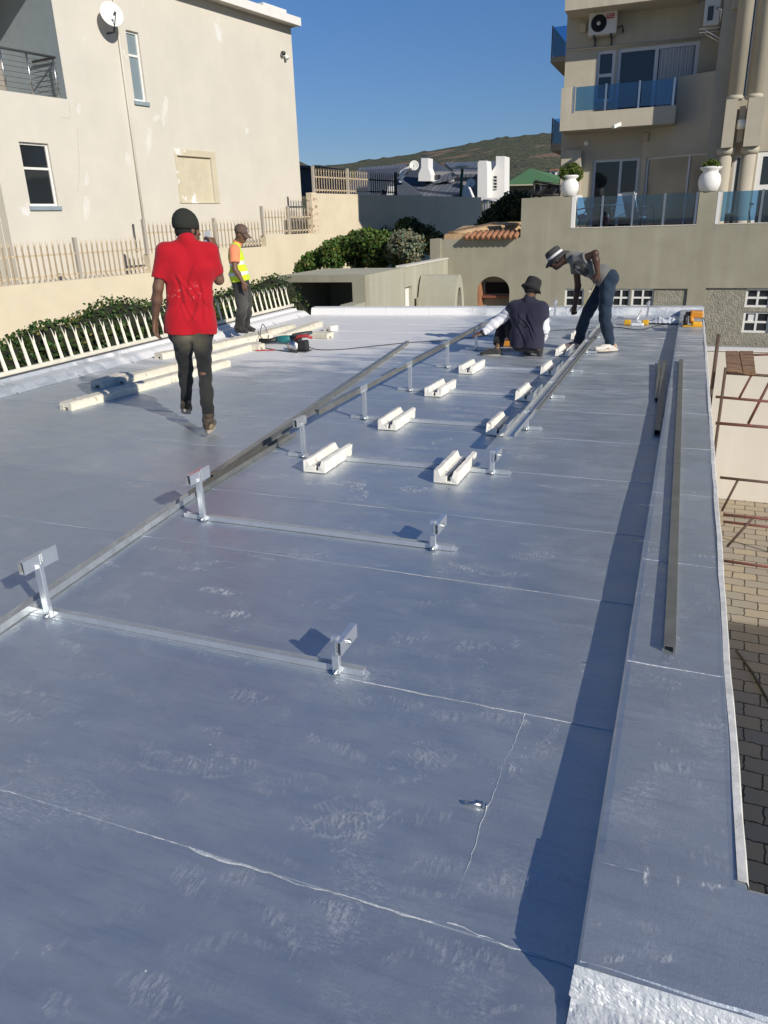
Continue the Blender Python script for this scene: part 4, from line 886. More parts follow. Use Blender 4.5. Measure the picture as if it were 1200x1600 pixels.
for i, (c, xa_, xb_) in enumerate(((c1, x_a, x_b), (c2, x_c, x_d))):
    cc = (xa_+xb_)/2
    put('column', MB().lathe([(r_, zR1+.1), (r_, 15)], (c, Yc, 0), 28), M_APT, ab)
    put('column_ring', MB().lathe([(r_*1.02, zR1+.001), (r_*1.18, zR1+.03), (r_*1.18, zR1+.07), (r_*1.02, zR1+.10)], (c, Yc, 0), 28), M_APT, ab)
    put('pier', MB().box(xa_, xb_, Yc-.28, Yc+.3, zR2+.1, zR1), M_APT, ab)
    put('column_ring', MB().lathe([(r_*1.0, zR2-.06), (r_*1.25, zR2), (r_*1.25, zR2+.099)], (cc, Yc, 0), 28), M_APT, ab)
    put('column', MB().lathe([(r_*.92, -4), (r_*.92, zR2-.061)], (cc, Yc, 0), 28), M_APT, ab)
put('panel', MB().box(x_b+.07, x_c-.03, Yc-.05, Yc+.2, zR2+.22, ft(1160,166)[1]), M_APT, ab)
p = ft(1160, 195); wl = root('wall_lamp', (p[0], Yc-.1, p[1]), 'curved half-round wall lamp on the panel between the columns', 'wall lamp')
put('shade', MB().lathe([(.13, -.1), (.13, .1)], (p[0], Yc-.06, p[1]), 20), M_WHITE, wl)
for (x, y, F, lab) in ((911, 44, FA, 'small cream wall lamp left of the upper air conditioner'), (1009, 215, FA, 'small wall lamp under the first floor balcony'), (1149, 6, FT2, 'small wall lamp at the top beside the columns')):
    a, z = F.px(x, y); g = root('wall_lamp', F.p(a, z, .05), lab, 'wall lamp'); put('shade', MB().fbox(F, a-.07, a+.09, z-.11, z+.11, .0, .12), M_APT, g, bevel=.02)
a, z = fa(917, 224); g = root('bulkhead_light', FA.p(a, z, 0), 'tiny round light on the wall above the terrace door', 'light'); put('lens', MB().lathe([(.07,0),(.07,.03),(.04,.05),(.001,.055)], FA.p(a, z, 0), 16, (1,0,0), (0,0,1), (0,-1,0)), M_WHITE, g)
a, z = fb3(966, 196); g = root('security_camera', FB3.p(a, z, .1), 'small white camera on the front of the first floor balcony', 'camera'); put('housing', MB().beam(FB3.p(a-.1, z-.05, .25), FB3.p(a+.05, z+.03, .05), .08, .08), M_WHITE, g); put('bracket', MB().tube([FB3.p(a+.05, z+.03, .06), FB3.p(a+.05, z+.05, 0)], .02, 6), M_WHITE, g)

M_ACW = mat('ac_white', (.66,.64,.58), .5, var=.05)
def text_mesh(txt, size, m, name, parent, T):
    cu = bpy.data.curves.new('t', 'FONT'); cu.body = txt; cu.size = size; cu.extrude = .002; cu.align_x = 'CENTER'; cu.align_y = 'CENTER'
    o = bpy.data.objects.new('t', cu); C.objects.link(o); bpy.context.view_layer.update()
    me = bpy.data.meshes.new_from_object(o.evaluated_get(bpy.context.evaluated_depsgraph_get())); bpy.data.objects.remove(o)
    mb = MB().add([T(v.co.x, v.co.y, v.co.z) for v in me.vertices], [tuple(p.vertices) for p in me.polygons]); return put(name, mb, m, parent)
a0_, z1_ = fa(924, 26); a1_, z0_ = fa(965, 56)
ac = root('air_conditioner', FA.p((a0_+a1_)/2, z0_, .2), 'wide beige outdoor air conditioner with round fan grille and red badge', 'air conditioner')
put('casing', MB().fbox(FA, a0_, a1_, z0_, z1_, .12, .42), M_ACW, ac, bevel=.02)
fcx = a0_+(a1_-a0_)*.36; fcz = (z0_+z1_)/2; fr_ = (z1_-z0_)*.38
mb = MB()
for k in range(7): mb.lathe([(fr_*(k+1)/7-.006, 0), (fr_*(k+1)/7, .012), (fr_*(k+1)/7+.006, 0)], FA.p(fcx, fcz, .425), 24, (1,0,0), (0,0,1), (0,-1,0))
put('fan_grille', mb, M_DKGREY, ac); put('fan_opening', MB().lathe([(fr_*1.03, 0), (fr_*1.03, .003), (.001, .004)], FA.p(fcx, fcz, .4205), 28, (1,0,0), (0,0,1), (0,-1,0)), M_DARK, ac)
put('fan_hub', MB().lathe([(.05,0),(.05,.02),(.001,.03)], FA.p(fcx, fcz, .42), 14, (1,0,0), (0,0,1), (0,-1,0)), M_ACW, ac)
bxx = a0_+(a1_-a0_)*.76; bz = z0_+(z1_-z0_)*.76; put('badge', MB().fbox(FA, bxx-.10, bxx+.10, bz-.055, bz+.055, .421, .426), M_RED, ac)
text_mesh('TCL', .10, M_WHITE, 'badge_lettering', ac, lambda u_, v_, w_: FA.p(bxx+u_, bz+v_, .428+w_))
for k in (.2, .8): put('bracket', MB().fbox(FA, a0_+(a1_-a0_)*k-.02, a0_+(a1_-a0_)*k+.02, z0_-.06, z0_-.002, .01, .42).fbox(FA, a0_+(a1_-a0_)*k-.02, a0_+(a1_-a0_)*k+.02, z0_-.2, z0_-.061, .01, .05), M_DKGREY, ac)
put('pipe', MB().tube([FA.p(a1_, z0_+.15, .2), FA.p(a1_+.12, z0_+.2, .15), FA.p(a1_+.14, z0_+.05, .05), FA.p(a1_+.14, z0_+.1, .01)], .02, 6), M_DKGREY, ac)
a0_, z1_ = fa(1102, 14); a1_, z0_ = fa(1122, 51)
ac = root('air_conditioner', FA.p((a0_+a1_)/2, z0_, .5), 'narrow end-on air conditioner on a bracket near the columns', 'air conditioner')
put('casing', MB().fbox(FA, a0_, a1_, z0_, z1_, .25, 1.0), M_ACW, ac, bevel=.02); put('side_vent', MB().fbox(FA, a0_+.08, a1_-.16, z0_+.1, z0_+.4, 1.001, 1.01), M_DKGREY, ac)
put('valve', MB().tube([FA.p(a1_-.1, z0_+.35, 1.0), FA.p(a1_+.03, z0_+.3, 1.05), FA.p(a1_+.02, z0_+.05, 1.02)], .025, 6), M_STEEL, ac)
for dd in (.4, .85): put('bracket', MB().tube([FA.p(a0_-.08, z0_-.03, dd), FA.p(a1_+.45, z0_-.03, dd)], .02, 6).tube([FA.p(a0_+.05, z0_-.05, dd), FA.p(a1_+.42, z0_-.5, dd)], .02, 6), M_STEEL, ac)

# ================================================================ low cream wall, scaffold
lw = root('retaining_wall', (4, 15.8, -3.8), 'cream retaining wall below the terrace wall, behind the scaffold', 'wall')
zc_ = AY(1150, 549, 15.8).z
put('wall', MB().box(.3, 14, 15.8, 16.1, -3.85, zc_), mat('pale_cream_plaster', (.74,.70,.62), .9, var=.04, vscale=.7, streak=((.80,.77,.70), .5)), lw)
put('capping', MB().box(.3, 14, 15.78, 16.12, zc_+.001, zc_+.03), M_WHITE, lw)
sc = root('scaffold', (1.3, 13.5, -3.8), 'rusty red steel scaffold with two weathered boards beside the parapet', 'scaffold')
def tb_(name, pts, r_, m): put(name, MB().tube(pts, r_, 8), m, sc)
zb_ = -.72
A_ = AZ(1134, 548, zb_); B_ = AZ(1177, 548, zb_); C_ = AZ(1136, 579, zb_); D_ = AZ(1181, 582, zb_); mid0 = A_.lerp(B_, .46); mid1 = C_.lerp(D_, .54)
for p_, q_, r1, s1_ in ((A_, mid0, mid1, C_), (mid0+Vector((.012,0,0)), B_, D_, mid1+Vector((.012,0,0)))):
    put('board', MB().hexa([(v.x, v.y, v.z-.05) for v in (s1_, r1, q_, p_)]+[tuple(v) for v in (s1_, r1, q_, p_)]), M_BOARD, sc, bevel=.006)
Yn = C_.y-.03; Yf = A_.y+.05
V = lambda x, y, Y: tuple(AY(x, y, Y))
xp = AY(1136, 560, Yn).x
tb_('post', [(xp, Yn, -3.8), (xp, Yn, zb_+.05)], .024, M_BROWN); tb_('post', [V(1123,522,Yn+.5), (AY(1123,522,Yn+.5).x, Yn+.5, -3.8)], .03, M_BROWN)
tb_('post', [(2.0, Yn, -3.8), (2.0, Yn, .3)], .024, M_RUST)
tb_('ledger', [V(1134,583,Yn), V(1230,589,Yn)], .022, M_BROWN); tb_('ledger', [V(1136,556,Yf-.4), V(1230,553,Yf-.4)], .02, M_RUST)
tb_('ledger', [V(1118,620,Yn), V(1230,630,Yn)], .022, M_RUST); tb_('ledger', [V(1118,661,Yn), V(1230,670,Yn)], .026, M_RUST); tb_('ledger', [V(1125,746,Yn), V(1230,757,Yn)], .024, M_BROWN)
tb_('brace', [V(1176,583,Yn), V(1155,622,Yn)], .018, M_RUST); tb_('brace', [V(1206,590,Yn), V(1169,662,Yn)], .022, M_RUST); tb_('brace', [V(1153,750,Yn), V(1128,798,Yn)], .02, M_BROWN)
tb_('ledger', [V(1130,804,Yn-1.2), V(1230,814,Yn-1.2)], .024, M_RUST); tb_('ledger', [V(1130,815,Yn-1.2), V(1230,827,Yn-1.2)], .022, M_RUST)
tb_('brace', [V(1176,810,Yn-1.2), V(1136,854,Yn-1.4)], .02, M_BROWN); tb_('ledger', [V(1130,876,Yn-2.4), V(1230,890,Yn-2.4)], .022, M_RUST)
cab = root('electric_cable', (1.4, 8.8, -3.79), 'black cable lying on the shaded pavers beyond the parapet', 'cable')
put('cable', MB().tube([tuple(AZ(1150,1015,-3.78)), tuple(AZ(1175,1050,-3.78)), tuple(AZ(1200,1095,-3.78)), tuple(AZ(1240,1130,-3.78))], .015, 6), M_BLACK, cab)
# building mass added out of frame to the right to shade the near pavers
nb = root('added_shade_building', (12, -1, -3.8), 'plain cream two storey building added out of frame, shading the pavers', 'building')
FNB = Fr(8.6, -8, 0, 1, -1, 0)
ww = [(2, 3.4, -1.6, -.2), (6, 7.4, -1.6, -.2), (9.6, 11, -1.6, -.2), (2, 3.4, .9, 2.2), (6, 7.4, .9, 2.2)]
put('wall', MB().wall(FNB, 0, 11.5, -3.8, 3.2, ww, th=.3).box(8.9, 15, -8, -7.7, -3.8, 3.2).box(8.9, 15, 3.2, 3.5, -3.8, 3.2).box(8.9, 15, -7.7, 3.2, 2.9, 3.19), M_CREAM, nb)
for h in ww: window(FNB, h, nb, vbars=(.5,), sill=False)
# ================================================================ houses beyond the wall
def W(x, y, Y): return tuple(AY(x, y, Y))
def ext(mb, pts, Y, dep):
    a = [W(x, y, Y) for x, y in pts]; n = len(a); b = [(p[0], p[1]+dep, p[2]) for p in a]
    return mb.add(a+b, [tuple(range(n)), tuple(range(2*n-1, n-1, -1))]+[(i, i+n, (i+1) % n+n, (i+1) % n) for i in range(n)])
M_GT = bpy.data.materials.new('grey_profiled_tiles'); M_GT.use_nodes = True
_t = M_GT.node_tree; _n = _t.nodes; _tc = _n.new('ShaderNodeTexCoord'); _b = _n.new('ShaderNodeTexBrick'); _mp = _n.new('ShaderNodeMapping'); _t.links.new(_tc.outputs['Object'], _mp.inputs[0]); _mp.inputs['Rotation'].default_value = (rad(70), 0, 0)
_t.links.new(_mp.outputs[0], _b.inputs[0]); _b.inputs['Scale'].default_value = 1; _b.inputs['Brick Width'].default_value = .32; _b.inputs['Row Height'].default_value = .34; _b.inputs['Mortar Size'].default_value = .03; _b.inputs['Mortar Smooth'].default_value = .5
_b.inputs['Color1'].default_value = (.15,.17,.20,1); _b.inputs['Color2'].default_value = (.125,.14,.17,1); _b.inputs['Mortar'].default_value = (.025,.03,.04,1)
_t.links.new(_b.outputs[0], _n['Principled BSDF'].inputs[0]); _n['Principled BSDF'].inputs['Roughness'].default_value = .55
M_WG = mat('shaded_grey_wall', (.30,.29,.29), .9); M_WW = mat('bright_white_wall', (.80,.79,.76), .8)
gh = root('grey_roofed_house', (-15, 47, -3), 'white house with grey tiled roofs and bottle shaped chimneys beyond the boundary wall', 'house')
def roof(pts, name='roof', m=M_GT, parent=None, th=.15):
    a = [Vector(W(*p)) for p in pts]; n = len(a); b = [p-Vector((0,0,th)) for p in a]
    put(name, MB().add(a+b, [tuple(range(n)), tuple(range(2*n-1, n-1, -1))]+[(i, i+n, (i+1) % n+n, (i+1) % n) for i in range(n)]), m, parent or gh)
# back slopes, front slope and hip
roof([(545,300,46),(648,300,46),(634,256,50),(560,262,50)]); roof([(612,300,45),(662,243,52),(664,243,52),(672,306,45)], m=mat('grey_shaded_tiles', (.05,.058,.072), .6))
roof([(664,243,52),(714,273,46.5),(660,290,46.5),(640,276,48)]); roof([(694,254,51),(780,251,51),(768,272,47),(716,273,47)])
roof([(636,284,47.5),(722,281,47.5),(722,308,44),(650,308,44)]); roof([(620,276,46),(636,284,47.5),(664,308,43.8),(618,308,43.8)], m=M_GREYTILE)
roof([(560,266,49),(625,262,49),(590,306,45),(540,306,45)], m=M_GREYTILE)
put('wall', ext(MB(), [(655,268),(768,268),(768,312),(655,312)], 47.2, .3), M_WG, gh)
put('wall', ext(MB(), [(672,282),(708,280.5),(708,283),(672,284)], 46.6, .2), M_WW, gh); put('window', ext(MB(), [(675,274),(687,273),(687,282),(675,283)], 46.7, .2), M_PANE, gh)
put('bargeboard', ext(MB(), [(624,271),(626,267),(646,255),(645,259),(634,266),(628,274),(627,285),(624,285)], 44.9, .25), M_WW, gh)
put('bargeboard', ext(MB(), [(604,306),(606,291),(614,291),(630,305),(626,307)], 44.5, .25), M_WW, gh)
put('chimney', ext(MB(), [(653.5,283),(654,271),(658,262),(658,247),(669,247),(669,262),(673,273),(673,283)], 46, .9), M_WW, gh); put('chimney_cowl', ext(MB(), [(659,247),(659,241),(668,241),(668,247)], 46.2, .5), M_DKGREY, gh)
put('chimney', ext(MB(), [(746,312),(746.5,254),(749,251),(760,251),(761,264),(761,312)], 45, 1.1), M_WW, gh); put('chimney_cowl', ext(MB(), [(749,251),(749,248.5),(758,248.5),(758,251)], 45.2, .5), M_DKGREY, gh)
put('wall', ext(MB(), [(760,312),(760,276),(768,268),(775,258),(775,244),(788.5,244),(788,312)], 46, 1.3), M_WW, gh)
put('window', ext(MB(), [(771.5,275),(776,275),(776,296),(771.5,298)], 45.97, .05), M_PANE, gh)
mb = MB()
for k in range(4): ext(mb, [(771.5,279+k*5),(776,279+k*5),(776,280.2+k*5),(771.5,280.2+k*5)], 45.93, .03)
put('glazing_bar', mb, M_WW, gh)
put('chimney', ext(MB(), [(720,309),(722,300),(725,288),(728,286),(734,300),(738,309)], 43.5, .6), M_WW, gh)
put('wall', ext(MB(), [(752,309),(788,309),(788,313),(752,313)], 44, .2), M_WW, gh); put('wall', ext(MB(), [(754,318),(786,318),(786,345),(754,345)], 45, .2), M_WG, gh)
mb = MB().tube([W(755,313,43), W(788,314,43)], .05, 6)
for x in (757, 763, 770, 777, 783): mb.tube([W(x,313,43), W(x-1,345,43)], .035, 6)
rl = root('garden_rail', W(770,345,43), 'thin pale railing below the white house walls', 'railing'); put('rail', mb, M_GREYW, rl)
dish(None, W(647, 259, 44.5), .27, (.25,-1,.25), 'white satellite dish left of the bottle shaped chimney'); dish(None, W(735, 286, 43), .23, (.3,-1,.25), 'white satellite dish above the small triangular chimney')
lp = root('street_lamp', W(722, 309, 42), 'green street lamp post with a flat white head beyond the dark wall', 'street lamp')
put('pole', MB().tube([W(719.5,312,42), W(722.5,262,42)], .075, 8), mat('green_pole', (.03,.09,.05), .6), lp); c_ = W(723,260.5,42); put('lamp_head', MB().lathe([(.08,-.12),(.42,0),(.38,.05),(.001,.1)], c_, 18), M_WW, lp)
gr = root('green_roofed_house', W(828, 300, 55), 'small house with a green hipped roof in front of the hill', 'house')
roof([(788,288,54),(872,286,54),(880,284,54),(828,263,60)], m=M_GREENR, parent=gr); roof([(828,263,60),(880,284,54),(895,280,60)], m=M_GREENR, parent=gr)
put('wall', ext(MB(), [(792,289),(872,287),(872,312),(792,314)], 54.6, 5), mat('beige_wall', (.33,.30,.25), .9), gr)
put('gutter', ext(MB(), [(789,288.6),(872,286.6),(872,288.6),(789,290.6)], 53.95, .15), mat('cream_gutter', (.55,.50,.38), .8), gr)
lo = root('low_grey_building', W(700, 330, 41), 'low grey wall and carport roof left of the big house corner behind the fence', 'building')
put('wall', ext(MB(), [(466,262),(500,264),(500,306),(466,306)], 34, 3), M_GREYTILE, lo); put('roof', ext(MB(), [(466,258),(502,260),(502,263),(466,262)], 33.8, 3.4), M_GREYTILE, lo)
wh = root('distant_house', W(868, 270, 120), 'tiny white house on the hill slope beside the apartment block', 'house'); put('wall', ext(MB(), [(859,267),(872,266),(872,279),(859,279)], 120, 6), M_WW, wh); put('window', ext(MB(), [(863,269),(867,269),(867,273),(863,273)], 119.9, .1), M_PANE, wh); put('roof', ext(MB(), [(858,266.9),(860,264.5),(872,264),(873,265.9)], 119.7, 7), M_TERRA, wh)
nf = root('netting_frame', W(852, 308, 22.6), 'black metal frame draped with dark netting on the terrace wall corner', 'frame')
mb = MB()
for a, b in (((833,309),(835,284)), ((835,284),(875,289)), ((875,289),(874,306)), ((835,284),(843,283)), ((833,306),(874,304)), ((843,309),(845,288))): mb.tube([W(*a,22.6), W(*b,22.6)], .035, 6)
put('frame', mb, M_BLACK, nf)
vs = []; fs = []
for i in range(13):
    for j in range(9):
        u_, v_ = i/12, j/8; x = 836+u_*38; y = 287+u_*3.5+v_*(16-u_*1)+2.5*math.sin(u_*math.pi)*v_; p_ = AY(x, y, 22.63+.12*math.sin(u_*11+v_*4)*v_); vs.append(tuple(p_))
for i in range(12):
    for j in range(8): fs.append((i*9+j, (i+1)*9+j, (i+1)*9+j+1, i*9+j+1))
put('net', MB().add(vs, fs, True), mat('black_net', (.02,.02,.022), .35), nf)

# ================================================================ mounting frames
MF = dict(m=M_ALU)
G_MF = 'aluminium mounting frames set out across the roof'
ordn = ['nearest', 'second', 'third', 'fourth', 'fifth', 'sixth', 'seventh', 'eighth', 'ninth']
fy = [2.285, 3.53, 4.87, 6.08, 7.31, 8.66, 10.0, 11.3, 12.6]
def rect_tube(mb, c, lx, ly, lz, ax='y', wall=.003):
    x, y, z = c; mb.box(x-lx/2, x+lx/2, y-ly/2, y+ly/2, z-lz/2, z+lz/2); return mb
def make_frame(y, arm, k):
    lab = f'{ordn[k]} metal mounting frame from the camera, tall left upright, short right one'
    g = root('mounting_frame', (-1.85, y, 0), lab, 'mounting frame', G_MF)
    x0, x1 = -2.72, -1.02
    mb = MB(); mb.box(x0, x1, y-.006, y-.003, .004, .032).box(x0, x1, y-.003, y+.024, .004, .007).box(x0, x1, y+.024, y+.027, .004, .032)
    put('base_rail', mb, M_ALU, g)
    # tall upright
    xa = -2.575; put('upright', MB().beam((xa, y-.018, .006), (xa+.0, y-.018, .275), .036, .022, (0,1,0)), M_ALU, g, bevel=.002)
    put('bolt_head', MB().lathe([(.011,0),(.011,.008),(.006,.009),(.006,.014),(.001,.015)], (xa, y-.03, .018), 6, (1,0,0), (0,0,1), (0,-1,0)), M_STEEL, g)
    ya, yb = y-.10, y+.055
    am = MB(); cz = .285; xx = xa-.012
    am.box(xx-.016, xx-.013, ya, yb, cz-.03, cz+.03).box(xx+.013, xx+.016, ya, yb, cz-.03, cz+.03).box(xx-.013, xx+.013, ya, yb, cz+.027, cz+.03).box(xx-.013, xx+.013, ya, yb, cz-.03, cz-.027).box(xx-.0128, xx+.0128, y-.01, y, cz-.0268, cz+.0268)
    put('clamp_tube', am, M_ALU if arm else M_GALV, g)
    if arm: put('bent_plate', MB().box(xa+.008, xa+.011, y-.0, y+.09, .25, .325), M_ALU, g)
    # short upright
    xb = -1.125; put('upright', MB().beam((xb, y-.018, .006), (xb, y-.018, .175), .030, .022, (0,1,0)), M_ALU, g, bevel=.002)
    put('bolt_head', MB().lathe([(.011,0),(.011,.008),(.006,.009),(.006,.014),(.001,.015)], (xb, y-.03, .018), 6, (1,0,0), (0,0,1), (0,-1,0)), M_STEEL, g)
    put('bolt_head', MB().lathe([(.011,0),(.011,.008),(.006,.009),(.006,.014),(.001,.015)], (xb+.036, y+.02, .135), 6, (0,1,0), (0,0,1), (1,0,0)), M_STEEL, g)
    am = MB(); xx = xb+.024; cz = .135
    am.box(xx-.014, xx-.011, y-.045, y+.11, cz-.03, cz+.03).box(xx+.009, xx+.012, y-.045, y+.11, cz-.03, cz+.03).box(xx-.011, xx+.009, y-.045, y+.11, cz+.027, cz+.03).box(xx-.011, xx+.009, y-.045, y+.11, cz-.03, cz-.027).box(xx-.0108, xx+.0088, y+.02, y+.03, cz-.0268, cz+.0268)
    put('clamp_tube', am, M_ALU, g)
    put('rail_lip', MB().beam((x1+.002, y+.0, .008), (x1+.018, y+.0, .03), .03, .003, (0,1,0)), M_ALU, g)
for k, y in enumerate(fy): make_frame(y, k < 2, k)

def channel(name, a, b, wd, ht, label, m, th=.003, open_up=True, bev=0):
    a = Vector(a); b = Vector(b); c = (a+b)/2; g = root(name, c, label, 'rail' if name != 'square_tube' else 'tube', None)
    d = (b-a).normalized(); X = d.cross(Vector((0,0,1))).normalized(); Z = X.cross(d)
    mb = MB()
    def bb(x0, x1, z0, z1):
        mb.hexa([a+X*x0+Z*z0, a+X*x1+Z*z0, b+X*x1+Z*z0, b+X*x0+Z*z0, a+X*x0+Z*z1, a+X*x1+Z*z1, b+X*x1+Z*z1, b+X*x0+Z*z1])
    if open_up == 'tube': bb(-wd/2, -wd/2+th, 0, ht); bb(wd/2-th, wd/2, 0, ht); bb(-wd/2+th, wd/2-th, 0, th); bb(-wd/2+th, wd/2-th, ht-th, ht)
    elif open_up: bb(-wd/2, -wd/2+th, 0, ht); bb(wd/2-th, wd/2, 0, ht); bb(-wd/2+th, wd/2-th, 0, th)
    else: bb(-wd/2, -wd/2+th, 0, ht); bb(wd/2-th, wd/2, 0, ht); bb(-wd/2+th, wd/2-th, ht-th, ht)
    put('profile', mb, m, g); return g
def z_(p, z): v = AZ(*p, 0); return (v.x, v.y, z)
g = channel('metal_rail', (-2.592, 5.15, .262), (-2.60, 12.75, .262), .042, .045, 'long rail clamped along the tops of the tall uprights', M_CHAN, open_up=False)
mb = MB()
for y in (6.0, 6.9, 8.45, 10.4): mb.box(-2.617, -2.57, y, y+.5, .309, .312)
put('splice_plate', mb, M_GALV, g)
channel('metal_rail', z_((-25, 1003), .006), z_((300, 778), .006), .05, .035, 'bright rail lying on the roof behind the two nearest tall uprights', M_GALV)
channel('metal_rail', z_((303, 776), .006), z_((458, 681), .006), .06, .035, 'short perforated rail lying just beyond the second upright', M_CHAN)
channel('metal_rail', z_((330, 752), .004), z_((637, 538), .004), .05, .045, 'long dull rail lying on the roof left of the uprights', M_CHAN, open_up=False)
g = channel('metal_rail', (-1.105, 5.28, .155), (-1.105, 11.9, .155), .085, .03, 'wide shiny channel rail carried on the short uprights above the white blocks', M_GALV)
put('side_rail', MB().box(-1.061, -1.04, 6.1, 11.9, .15, .178), M_CHAN, g)
channel('metal_rail', (.077, 2.665, .104), (.016, 9.02, .104), .042, .024, 'long dark steel channel lying along the top of the parapet', M_CHAN, open_up=False)
channel('square_tube', (-.108, 6.16, .004), (-.165, 9.4, .004), .045, .045, 'long square tube lying in the parapet shadow', M_CHAN, open_up='tube')
channel('square_tube', (-.165, 7.4, .004), (-.215, 9.3, .03), .03, .03, 'shorter tube beside the long one in the parapet shadow', M_CHAN, open_up='tube')

# ================================================================ white channel blocks and long mouldings
G_BL = 'white grooved blocks in two rows between the uprights'
UP_ = [(0,0),(.165,0),(.17,.085),(.142,.09),(.128,.047),(.112,.045),(.112,.012),(.088,.012),(.088,.045),(.048,.045),(.03,.088),(0,.085)]
def block(c, a, L, label, group=G_BL, m=M_STY, prof=UP_, name='grooved_block', z=.008, cham=.0, slot=True):
    g = root(name, (c[0], c[1], 0), label, 'block' if name == 'grooved_block' else 'moulding', group); ca, sa = math.cos(a), math.sin(a)
    def T(x, z_1, y): x -= .082; return (c[0]+x*ca-y*sa, c[1]+x*sa+y*ca, z+z_1)
    mb = MB(); n = len(prof); N_ = max(2, int(L/.04)+1); vs = []
    for i in range(N_):
        y = L*i/(N_-1)
        for x, h in prof:
            yy = y
            if cham: yy = y+cham*(h/.09) if i == 0 else (y-cham*.4*(h/.09) if i == N_-1 else y)
            vs.append(T(x+random.uniform(-.0018,.0018), h+random.uniform(-.0022,.0010), yy+(random.uniform(-.006,.004) if i in (0, N_-1) else 0)))
    fs = [tuple(range(n)), tuple(range(N_*n-1, (N_-1)*n-1, -1))]
    for i in range(N_-1):
        for k in range(n): fs.append((i*n+k, (i+1)*n+k, (i+1)*n+(k+1) % n, i*n+(k+1) % n))
    o = put('body', mb.add(vs, fs), m, g)
    if slot: put('slot_strip', MB().hexa([T(.089,.013,.03),T(.111,.013,.03),T(.111,.013,L-.01),T(.089,.013,L-.01),T(.089,.034,.03),T(.111,.034,.03),T(.111,.034,L-.01),T(.089,.034,L-.01)]), M_DKGREY, g)
    return g
for i, (x, y) in enumerate(((-2.335, 4.54), (-2.25, 5.76), (-2.265, 7.08), (-2.26, 8.31))):
    block((x, y), -.03+random.uniform(-.025,.02), .47+random.uniform(-.012,.01), ['nearest white grooved block of the left row', 'second white grooved block of the left row', 'third white grooved block of the left row', 'farthest white grooved block of the left row by the crouching man'][i])
for i, (x, y) in enumerate(((-1.375, 4.57), (-1.335, 5.83), (-1.36, 7.10), (-1.355, 8.43), (-1.39, 9.68), (-1.40, 11.1))):
    block((x, y), -.03 if i else 0, .48, ['nearest white grooved block of the right row, beside a short upright', 'white grooved block under the near end of the shiny channel rail', 'third white grooved block of the right row', 'fourth white grooved block of the right row', 'white grooved block at the bending man\'s front foot', 'farthest white grooved block, behind the bending man\'s ankle'][i], cham=.05 if i else 0)
MP = [(0,0),(.055,0),(.06,.03),(.11,.03),(.115,0),(.17,0),(.17,.065),(.15,.080),(.02,.080),(0,.065)]
def moulding(a, b, label, m=M_STY2, z=.002):
    a = AZ(*a); b = AZ(*b); d = b-a; L = math.hypot(d.x, d.y); ang = math.atan2(-d.x, d.y)
    block((a.x, a.y), ang, L, label, None, m, MP, 'long_moulding', z, slot=False)
moulding((103, 641), (352, 572), 'long cream moulding nearest on the left, its grooved end facing the camera')
moulding((190, 600), (402, 543), 'second long cream moulding, behind the legs of the man in red')
moulding((248, 561), (420, 527), 'third long cream moulding, closest to the left kerb')
moulding((290, 556), (455, 514), 'thin pale moulding beside the vested man\'s boots')
moulding((440, 530), (497, 509), 'pale moulding lying beyond the grinder near the far left corner')
moulding((152, 606), (196, 592), 'short moulding offcut in the red-shirted man\'s shadow')
a = AZ(409, 547); block((a.x, a.y), 1.5, .28, 'short pale offcut left of the grinder', None, M_STY2, MP, 'moulding_offcut', slot=False)
a = AZ(516, 529); block((a.x, a.y), 1.4, .3, 'pale offcut right of the grinder', None, M_STY2, MP, 'moulding_offcut', slot=False)
a = AZ(511, 518); block((a.x, a.y), -.3, .18, 'small white offcut with its hollow end showing, by the far left corner', None, M_STY, MP, 'moulding_offcut', slot=False)

# ================================================================ tools
def P0(x, y, z=0.0): v = AZ(x, y); return Vector((v.x, v.y, z))
gd = root('angle_grinder', P0(450, 538), 'teal and black angle grinder with a large disc lying on the roof', 'grinder')
c = P0(447, 538, .07); put('motor_body', MB().tube([c+Vector((-.14,-.02,0)), c+Vector((-.05,0,0)), c+Vector((.12,.0,.01))], [.045,.06,.058], 14), M_TEAL, gd)
put('handle', MB().tube([c+Vector((-.14,-.02,0)), c+Vector((-.25,-.05,-.02)), c+Vector((-.40,-.08,-.02))], [.042,.034,.04], 12), M_BLACK, gd)
put('gear_head', MB().tube([c+Vector((.12,0,.01)), c+Vector((.25,.01,.03))], [.055,.04], 12), M_DKGREY, gd)
put('disc_guard', MB().lathe([(.001,-.02),(.14,-.02),(.155,0),(.15,.02),(.001,.03)], c+Vector((.27,.02,.085)), 24, (1,0,.12), (0,1,0), (-.12,0,1)), M_DKGREY, gd)
put('side_handle', MB().tube([c+Vector((.2,-.02,.03)), c+Vector((.19,-.16,-.04))], [.018,.022], 10), M_BLACK, gd)
put('bail', MB().tube([c+Vector((.12,-.1,-.06)), c+Vector((.16,-.12,.02)), c+Vector((.28,-.12,.03)), c+Vector((.33,-.11,-.06))], .010, 6), M_BLACK, gd)
cs = root('circular_saw', P0(471, 550), 'small black and red power saw beside the grinder', 'power saw')
c = P0(471, 549, .075); put('housing', MB().beam(c+Vector((-.09,0,0)), c+Vector((.10,.02,.01)), .12, .14), M_BLACK, cs, bevel=.02)
put('handle', MB().tube([c+Vector((-.08,0,.08)), c+Vector((-.03,0,.13)), c+Vector((.1,0,.14)), c+Vector((.17,.02,.11))], [.02,.024,.024,.02], 10), M_RED, cs)
put('blade', MB().lathe([(.001,0),(.085,0),(.085,.004),(.001,.004)], c+Vector((-.10,-.07,-.0)), 22, (1,0,0), (0,0,1), (0,-1,0)), M_STEEL, cs)
